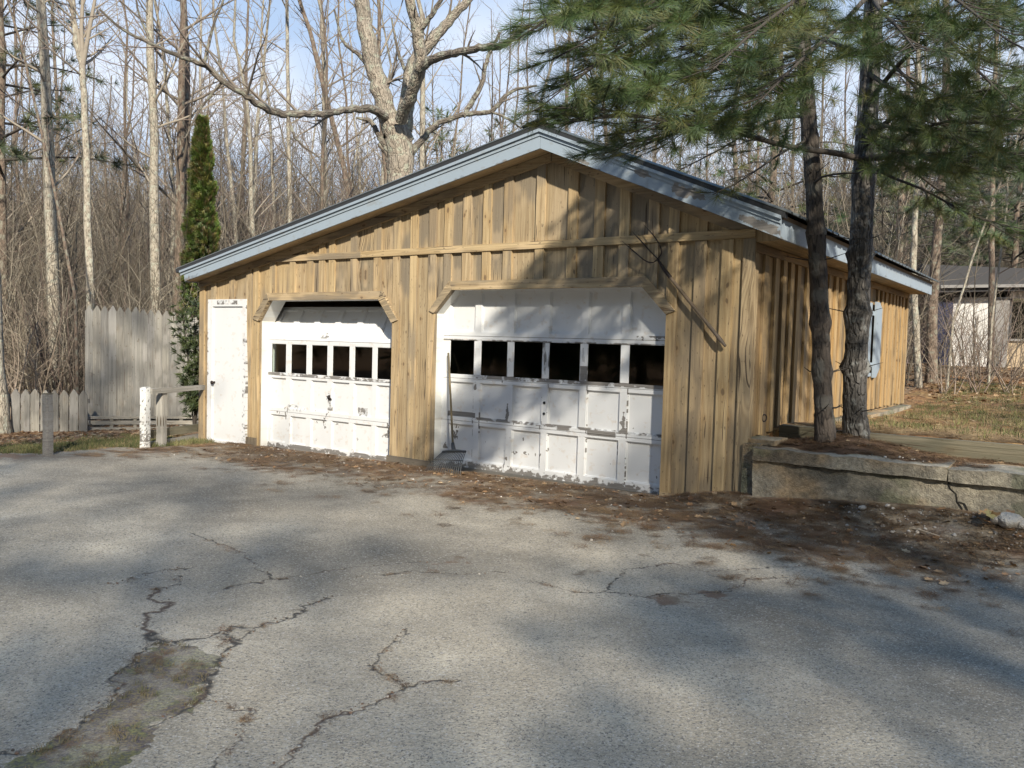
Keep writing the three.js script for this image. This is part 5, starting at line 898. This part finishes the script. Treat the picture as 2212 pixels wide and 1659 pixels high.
conifer('hemlock', 'dark evergreen behind the far end of the garage, left of the white house', ground(at(1945, 790, 27)), 11, 0.15, { seed: 52, n: 80, start: 0.2, spread: 3.0, step: 0.3, lat: 0.8, gap: 0.28, size: 0.8, geo: COARSE, droop: 0.1, pal: [[0.06, 0.08, 0.03], [0.08, 0.09, 0.035]] });
conifer('hemlock', 'evergreen rising behind the roof of the white house', ground(at(2080, 790, 33)), 15, 0.18, { seed: 53, n: 100, start: 0.18, spread: 3.4, step: 0.36, lat: 0.9, gap: 0.34, size: 1.0, geo: COARSE, droop: 0.1, pal: [[0.06, 0.08, 0.03], [0.09, 0.1, 0.035]] });
// the narrow green column left of the garage: short sprays packed round a stem
{
  const p = at(434, 700, 19.0), T = thing('arborvitae', 'narrow green evergreen column rising beside the left end of the garage roof', 'tree', [p.x, landY(p.x, p.z), p.z]), r = rng(55), tufts = [], br = new MB(); const H = at(440, 265, 19.0).y - T.position.y;
  const stem = wander(H, 8, [0, 0], 5, 0.02); local('trunk', new MB().tube(stem, stem.map((_, k) => mix(0.07, 0.012, k / 8)), 8).geo(), BK.brown, T);
  for (let k = 0; k < 4200; k++) {
    const t = Math.pow(r(), 0.9), y = 0.35 + t * (H - 0.35), a = r() * 6.28, w = (t > 0.5 ? mix(0.36, 0.06, Math.pow((t - 0.5) / 0.5, 1.7)) : mix(0.6, 0.36, t / 0.5)) * 0.95 * (0.62 + 0.6 * noise(a * 1.6 + 5, y * 3.1)), q = t < 0.42 ? Math.sqrt(r()) : 0.55 + 0.45 * Math.sqrt(r()); if (t < 0.42 && r() < 0.5) continue;
    const pos = V(Math.cos(a) * w * q, y, Math.sin(a) * w * q); tufts.push([pos, V(Math.cos(a) * 0.7, 0.75 + 0.4 * r(), Math.sin(a) * 0.7).normalize(), 0.8 + 0.6 * r()]); if (k % 6 === 0) br.tube([V(0, y - w * 0.5, 0), pos], [0.008, 0.003], 3);
  }
  local('branches', br.geo(), LIMB, T); needles(tufts, tuftGeo(22, 0.13, 0.012, 12, 0.1, 1.0), T, [[0.16, 0.24, 0.045], [0.13, 0.2, 0.045], [0.24, 0.24, 0.06], [0.1, 0.14, 0.04], [0.22, 0.17, 0.08]], 57, 'sprays');
}

// a loose dark evergreen shrub in the gap between the tall fence and the garage
{
  const p = at(420, 905, 14.6), T = thing('evergreen_shrub', 'loose dark evergreen shrub between the tall fence and the left end of the garage', 'shrub', [p.x, landY(p.x, p.z), p.z]), r = rng(88), br = new MB(), tufts = [];
  for (let k = 0; k < 9; k++) { const a = r() * 6.28, h = 1.4 + r() * 0.9, e = V(Math.cos(a) * 0.25, h, Math.sin(a) * 0.25); br.tube([V(0, -0.1, 0), V(e.x * 0.4, h * 0.5, e.z * 0.4), e], [0.014, 0.01, 0.004], 4); for (let q = 0; q < 60; q++) { const t = 0.2 + 0.8 * r(), d = V(r() - 0.5, r() * 0.6 - 0.1, r() - 0.5).normalize(); const c = V(e.x * t, h * t, e.z * t).addScaledVector(d, 0.22 * r()); tufts.push([c, d, 0.6 + 0.5 * r()]); } }
  local('stems', br.geo(), LIMBD, T); needles(tufts, tuftGeo(18, 0.13, 0.012, 13, 0.1, 1.1), T, [[0.05, 0.075, 0.025], [0.075, 0.1, 0.03]], 89, 'sprays');
}

// ---------------------------------------------------------------- what stands behind and beside the camera: the pines whose shade falls on the drive
{
  const lab = ['tall pine left of the camera shading the fence and the left of the driveway', 'pine close to the right of the camera shading the right end of the garage front', 'tall pine behind the camera shading the right of the driveway', 'tall pine right of the camera shading the garage corner', 'tall pine behind the camera shading the near drive', 'tall pine behind the camera shading the left of the driveway', 'tall pine far behind shading the left end of the driveway', 'tall pine standing farther along the driveway'];
  const spots = [[-2.2, 9.3, 12, 2.2], [7.9, 6.6, 9.2, 2.3], [9.5, 9.5, 10.5, 2.8], [13, 12, 13, 3.2], [8.5, 14.5, 13, 3.0], [3.0, 14.0, 12.5, 3.0], [-1.5, 14.5, 12, 3.4], [15, 5, 12, 3]];
  spots.forEach(([x, z, h, s], k) => conifer('shade_pine', lab[k], [x, landY(x, z), z], h, 0.2, { seed: 400 + k * 7, n: k > 4 ? 55 : k === 0 ? 50 : k > 1 ? 52 : 26, start: k ? 0.3 : 0.5, spread: s, step: k !== 1 ? 0.24 : 0.34, lat: 0.9, gap: k !== 1 ? 0.22 : 0.32, size: 0.85, geo: COARSE, droop: 0.05 }));
}
{ // the wood goes on behind the camera: unseen pines added to shut out low sky, mirrored darkly in the panes
  const r = rng(909), group = 'pines of the wood behind the camera', label = 'unseen tall pine of the wood behind the camera, blocking low sky'; let proto;
  for (let k = 0; k < 20; k++) {
    const a = -0.62 * Math.PI / 2 + k / 19 * Math.PI * 1.18, R = 19 + (k % 3) * 4 + r() * 2, x = 1 + R * Math.sin(a), z = 3 + R * Math.cos(a); if (z < -3) continue;
    const sunny = Math.abs(Math.atan2(x - 0, z - 2) - 0.83) < 0.5, s = sunny ? 0.8 : 1.15 + 0.25 * r();
    if (!proto) proto = conifer('unseen_wood_pine', label, [0, 0, 0], 13, 0.2, { seed: 333, n: 130, start: 0.06, spread: 4.2, step: 0.5, lat: 1.3, gap: 0.5, size: 2.6, geo: COARSE, droop: 0.05, group });
    const t = k === 0 ? proto : proto.clone(); if (t !== proto) { t.name = numbered('unseen_wood_pine'); t.userData = { label, category: 'tree', group }; scene.add(t); }
    t.position.set(x, landY(x, z), z); t.rotation.y = r() * 6.28; t.scale.setScalar(s);
  }
}
// ---------------------------------------------------------------- small loose things: leaves, needles, stones, grass
function scatter(name, label, cat, geo, mat, count, seed, where, colours, sc, flat = 0.25) {
  const im = shadow(new THREE.InstancedMesh(geo, mat, count)), r = rng(seed), M = new THREE.Matrix4(), C = new THREE.Color(), E = new THREE.Euler(), Q = new THREE.Quaternion(); im.name = name; let n = 0, guard = 0;
  while (n < count && guard++ < count * 60) { const p = where(r); if (!p) continue; E.set((r() - 0.5) * flat * 2, r() * 6.28, (r() - 0.5) * flat * 2); const s = mix(sc[0], sc[1], r() * r()); M.compose(p, Q.setFromEuler(E), V(s, s, s)); im.setMatrixAt(n, M); const c = colours[Math.floor(r() * colours.length)], b = 0.7 + 0.6 * r(); im.setColorAt(n, C.setRGB(c[0] * b, c[1] * b, c[2] * b)); n++; }
  im.count = n; tagStuff(im, label, cat); scene.add(im); return im;
}
const plain = std({ color: rgb(1, 1, 1), roughness: 0.9 });
const leafGeo = (() => { const g = new MB(), L = [[0, -0.5], [0.16, -0.28], [0.34, -0.22], [0.22, 0.02], [0.36, 0.2], [0.12, 0.26], [0, 0.52], [-0.12, 0.26], [-0.36, 0.2], [-0.22, 0.02], [-0.34, -0.22], [-0.16, -0.28]].map(([x, z]) => V(x, 0.12 + 0.5 * x * x + 0.25 * z * z * (x > 0 ? 1 : 0.4), z)); const c = V(0, 0.08, 0); for (let k = 0; k < 12; k++) g.tri(c, L[(k + 1) % 12], L[k]); return g.geo(); })();
const LEAF = [[0.22, 0.13, 0.065], [0.3, 0.2, 0.11], [0.16, 0.09, 0.05], [0.26, 0.16, 0.09], [0.36, 0.27, 0.17]];
scatter('leaf_litter', 'brown fallen leaves covering the ground in front of the fences', 'leaves', leafGeo, plain, 5200, 11, (r) => { const x = -8.6 - r() * 6, z = -4 + r() * 7.5; if (x > -9 && z < 0.6) return null; if (x > -9.6 + (z - 1) * 0.3 && z > 0.6 && r() < 0.75) return null; if (fbm(x * 1.4, z * 1.4, 3) < 0.36) return null; return V(x, landY(x, z) + 0.004, z); }, LEAF, [0.05, 0.12], 0.5);
scatter('lawn_leaves', 'brown fallen leaves along the far edge of the lawn on the right', 'leaves', leafGeo, plain, 6500, 12, (r) => { const z = -1.2 - Math.pow(r(), 0.55) * 18, x = -3.5 + r() * 9; if (x < 0.2 && z > -8.2) return null; if (r() > 0.1 + 0.9 * ss(-8, -13, z) && fbm(x * 1.2, z, 3) < 0.56) return null; return V(x, landY(x, z) + 0.004, z); }, LEAF, [0.05, 0.13], 0.5);
scatter('drive_leaves', 'few dry leaves blown along the foot of the garage and wall', 'leaves', leafGeo, plain, 620, 13, (r) => { const x = -7.5 + r() * 10, z = 0.08 + Math.pow(r(), 2.2) * 1.5; if (x > -0.1 && z < 0.2) return null; if (x < -1 && r() < 0.55) return null; return V(x, driveY(x, z) + 0.004, z); }, LEAF, [0.03, 0.11], 0.5);
scatter('wall_leaves', 'dry leaves and bits lying on the soil behind the coping', 'leaves', leafGeo, plain, 120, 14, (r) => { const x = 0.25 + r() * 2.6, z = -0.75 + r() * 0.85; return V(x, soilY(x, z) + 0.004, z); }, LEAF, [0.03, 0.08], 0.5);
const strawGeo = (() => { const r = rng(3), g = new MB(); for (let k = 0; k < 14; k++) { const a = r() * 6.28, x = (r() - 0.5) * 0.14, z = (r() - 0.5) * 0.14, L = 0.035 + 0.03 * r(), d = V(Math.cos(a), (r() - 0.4) * 0.25, Math.sin(a)).multiplyScalar(L), s = V(-Math.sin(a), 0, Math.cos(a)).multiplyScalar(0.0011), b = V(x, 0.004 + 0.006 * r(), z); g.quad(b.clone().sub(d).sub(s), b.clone().sub(d).add(s), b.clone().add(d).add(s), b.clone().add(d).sub(s)); } return g.geo(); })();
const STRAW = [[0.16, 0.09, 0.045], [0.2, 0.12, 0.06], [0.11, 0.065, 0.035], [0.26, 0.17, 0.085]];
scatter('pine_straw', 'fallen brown pine needles drifted against the garage and wall', 'pine needles', strawGeo, plain, 5200, 21, (r) => { const x = -8 + r() * 11, z = 0.04 + r() * 2.4; if (x > 0.1 && z < 0.17) return null; if (r() > dirtAmount(x, z) * (x > -0.8 ? 1 : 0.5)) return null; return V(x, driveY(x, z) + 0.002, z); }, STRAW, [0.7, 1.5], 0.1);
scatter('pine_straw', 'fallen brown pine needles over the soil round the two pine trunks', 'pine needles', strawGeo, plain, 1500, 22, (r) => { const x = 0.15 + r() * 2.6, z = -0.85 + r() * 0.93; return V(x, soilY(x, z) + 0.002, z); }, STRAW, [0.7, 1.5], 0.15);
scatter('pine_straw', 'dry needles and thatch over the worn lawn', 'pine needles', strawGeo, plain, 4200, 23, (r) => { const x = 0.2 + r() * 4.6, z = -0.9 - r() * r() * 11; return V(x, landY(x, z) + 0.003, z); }, [[0.3, 0.2, 0.1], [0.24, 0.16, 0.085], [0.34, 0.25, 0.13]], [1, 2], 0.15);
const stoneGeo = rough(new THREE.IcosahedronGeometry(0.5, 1).scale(1, 0.6, 0.85), 0.3, 3, 2.2);
scatter('gravel', 'small stones and grit in the dirt along the garage front and wall', 'gravel', stoneGeo, plain, 1500, 31, (r) => { const x = -7.6 + r() * 10.6, z = 0.1 + r() * r() * 2.6; if (x > 0.1 && z < 0.2) return null; if (r() > dirtAmount(x, z) * (0.25 + 0.75 * ss(-0.5, 1.5, x))) return null; return V(x, driveY(x, z) + 0.002, z); }, [[0.3, 0.28, 0.25], [0.42, 0.4, 0.37], [0.2, 0.18, 0.16]], [0.006, 0.034], 0.6);
scatter('concrete_rubble', 'crumbs of broken concrete on the coping and below the crack', 'rubble', stoneGeo, plain, 130, 32, (r) => { const x = 1.0 + r() * 1.6, top = r() < 0.3, z = top ? -0.1 + r() * 0.22 : 0.2 + r() * 0.35; return V(x, top ? soilY(x, z) + 0.015 : driveY(x, z) + 0.004, z); }, [[0.45, 0.43, 0.4], [0.36, 0.34, 0.31]], [0.012, 0.06], 0.6);
{ // the white stones at the right edge, each a thing
  const spec = [[2195, 1098, 0.16, 'largest pale broken stone at the right picture edge below the wall'], [2170, 1112, 0.1, 'smaller pale stone left of the largest one at the right picture edge'], [2208, 1128, 0.12, 'pale stone lowest of the heap at the right picture edge'], [1878, 1088, 0.055, 'small pale stone lying alone below the wall near its middle']];
  spec.forEach(([px, py, s, label], k) => { const p = at(px, py, 6.95 + (k === 3 ? 0.35 : 0)), x = p.x, z = Math.max(0.28, p.z), t = thing('broken_stone', label, 'stone', [x, driveY(x, z), z]); const g = rough(new THREE.IcosahedronGeometry(s * 0.6, 3).scale(1.2, 0.62, 0.9), s * 0.45, k * 3 + 1, 9); metric(g); const m = local('stone', g, std({ color: rgb(0.42, 0.4, 0.365), bumpMap: concreteBump, bumpScale: 0.03, roughness: 0.95 }), t); m.position.y = s * 0.25; m.rotation.y = k * 1.3; });
  const st = thing('dead_stick', 'pale bare stick lying in the litter below the wall', 'stick', [1.65, driveY(1.65, 0.5), 0.5]); local('stick', new MB().tube([V(-0.16, 0.012, -0.1), V(-0.02, 0.03, 0), V(0.14, 0.015, 0.07)], [0.005, 0.006, 0.004], 5).geo(), std({ color: rgb(0.4, 0.34, 0.26) }), st);
  const cl = thing('dead_leaf_clump', 'clump of curled dead leaves at the wall foot beside the pale stones', 'leaves', [2.16, driveY(2.16, 0.3), 0.3]); const r = rng(8); for (let k = 0; k < 9; k++) { const m = local('leaf', leafGeo, std({ color: rgb(0.26 + 0.1 * r(), 0.18 + 0.06 * r(), 0.1) }), cl); m.scale.setScalar(0.1 + 0.07 * r()); m.position.set((r() - 0.5) * 0.25, 0.02 + 0.06 * r(), (r() - 0.5) * 0.15); m.rotation.set((r() - 0.5) * 1.6, r() * 6, (r() - 0.5) * 1.6); }
}
{ // loose grit and clods lying in and along the cracks of the asphalt
  const flat = []; for (const [w, l] of cracks) for (let k = 0; k < l.length - 1; k++) flat.push([w, l[k], l[k + 1]]);
  const onCrack = (r, spread) => { const [w, a, b] = flat[Math.floor(r() * flat.length)], t = r(), x = mix(a[0], b[0], t) + (r() - 0.5) * (w * 1.4 + spread), z = mix(a[1], b[1], t) + (r() - 0.5) * (w * 1.4 + spread); return V(x, driveY(x, z) + 0.001, z); };
  scatter('crack_grit', 'loose grit and crumbs of asphalt along the cracks of the driveway', 'grit', stoneGeo, plain, 650, 35, (r) => onCrack(r, 0.05), [[0.2, 0.185, 0.16], [0.1, 0.085, 0.07], [0.3, 0.28, 0.25], [0.13, 0.085, 0.06]], [0.005, 0.02], 0.6);
  scatter('crack_debris', 'pine needles and soil crumbs caught in the cracks and the broken patch', 'debris', strawGeo, plain, 110, 36, (r) => { if (r() < 0.5) return onCrack(r, 0.02); const x = -1.1 + r() * 1.1, z = 5.3 + r() * 1.1; return inside(moss, x, z) ? V(x, driveY(x, z) + 0.002, z) : null; }, STRAW, [0.4, 0.9], 0.15);
}
const bladeGeo = (() => { const r = rng(2), g = new MB(); for (let k = 0; k < 11; k++) { const a = r() * 6.28, x = (r() - 0.5) * 0.09, z = (r() - 0.5) * 0.09, h = 0.035 + 0.05 * r(), s = V(Math.cos(a), 0, Math.sin(a)).multiplyScalar(0.0026), b = V(x, 0, z), e = b.clone().add(V((r() - 0.5) * 0.06, h, (r() - 0.5) * 0.06)), m = b.clone().lerp(e, 0.55).add(V(0, h * 0.12, 0)); g.quad(b.clone().sub(s), b.clone().add(s), m.clone().add(s), m.clone().sub(s)); g.tri(m.clone().sub(s), m.clone().add(s), e); } return g.geo(); })();
const GRASS = [[0.085, 0.1, 0.035], [0.13, 0.13, 0.05], [0.2, 0.165, 0.085], [0.07, 0.085, 0.03]];
scatter('grass', 'patch of short grass along the left edge of the driveway', 'grass', bladeGeo, plain, 2400, 41, (r) => { const x = -10.6 + r() * 2.8, z = 0.1 + r() * 2.9; if (x > -8.1 - 0.25 * r() && z < 3) return null; if (groundTint(x, z)[0] > 0.85 && r() < 0.85) return null; return V(x, landY(x, z), z); }, GRASS, [0.7, 1.3]);
scatter('grass', 'thin grass on the lawn beyond the timber on the right', 'grass', bladeGeo, plain, 2600, 42, (r) => { const z = -1 - r() * 12.5, x = 0.25 + r() * 5.5; if (groundTint(x, z)[0] > 1.06 && r() < 0.8) return null; return V(x, landY(x, z), z); }, GRASS, [0.8, 1.5]);
scatter('grass', 'sparse grass and moss in the broken patch of asphalt at the lower left', 'grass', bladeGeo, plain, 130, 43, (r) => { const x = -1.1 + r() * 1.15, z = 5.3 + r() * 1.2; if (!inside(moss, x, z) || fbm(x * 9, z * 9 + 4, 3) < 0.46) return null; return V(x, driveY(x, z), z); }, [[0.1, 0.1, 0.04], [0.14, 0.12, 0.06], [0.2, 0.16, 0.09]], [0.2, 0.5]);

// ---------------------------------------------------------------- draw
const renderer = new THREE.WebGLRenderer({ antialias: true });
renderer.toneMapping = THREE.LinearToneMapping;
renderer.toneMappingExposure = EXPOSURE;
renderer.shadowMap.enabled = true;
renderer.render(scene, camera);
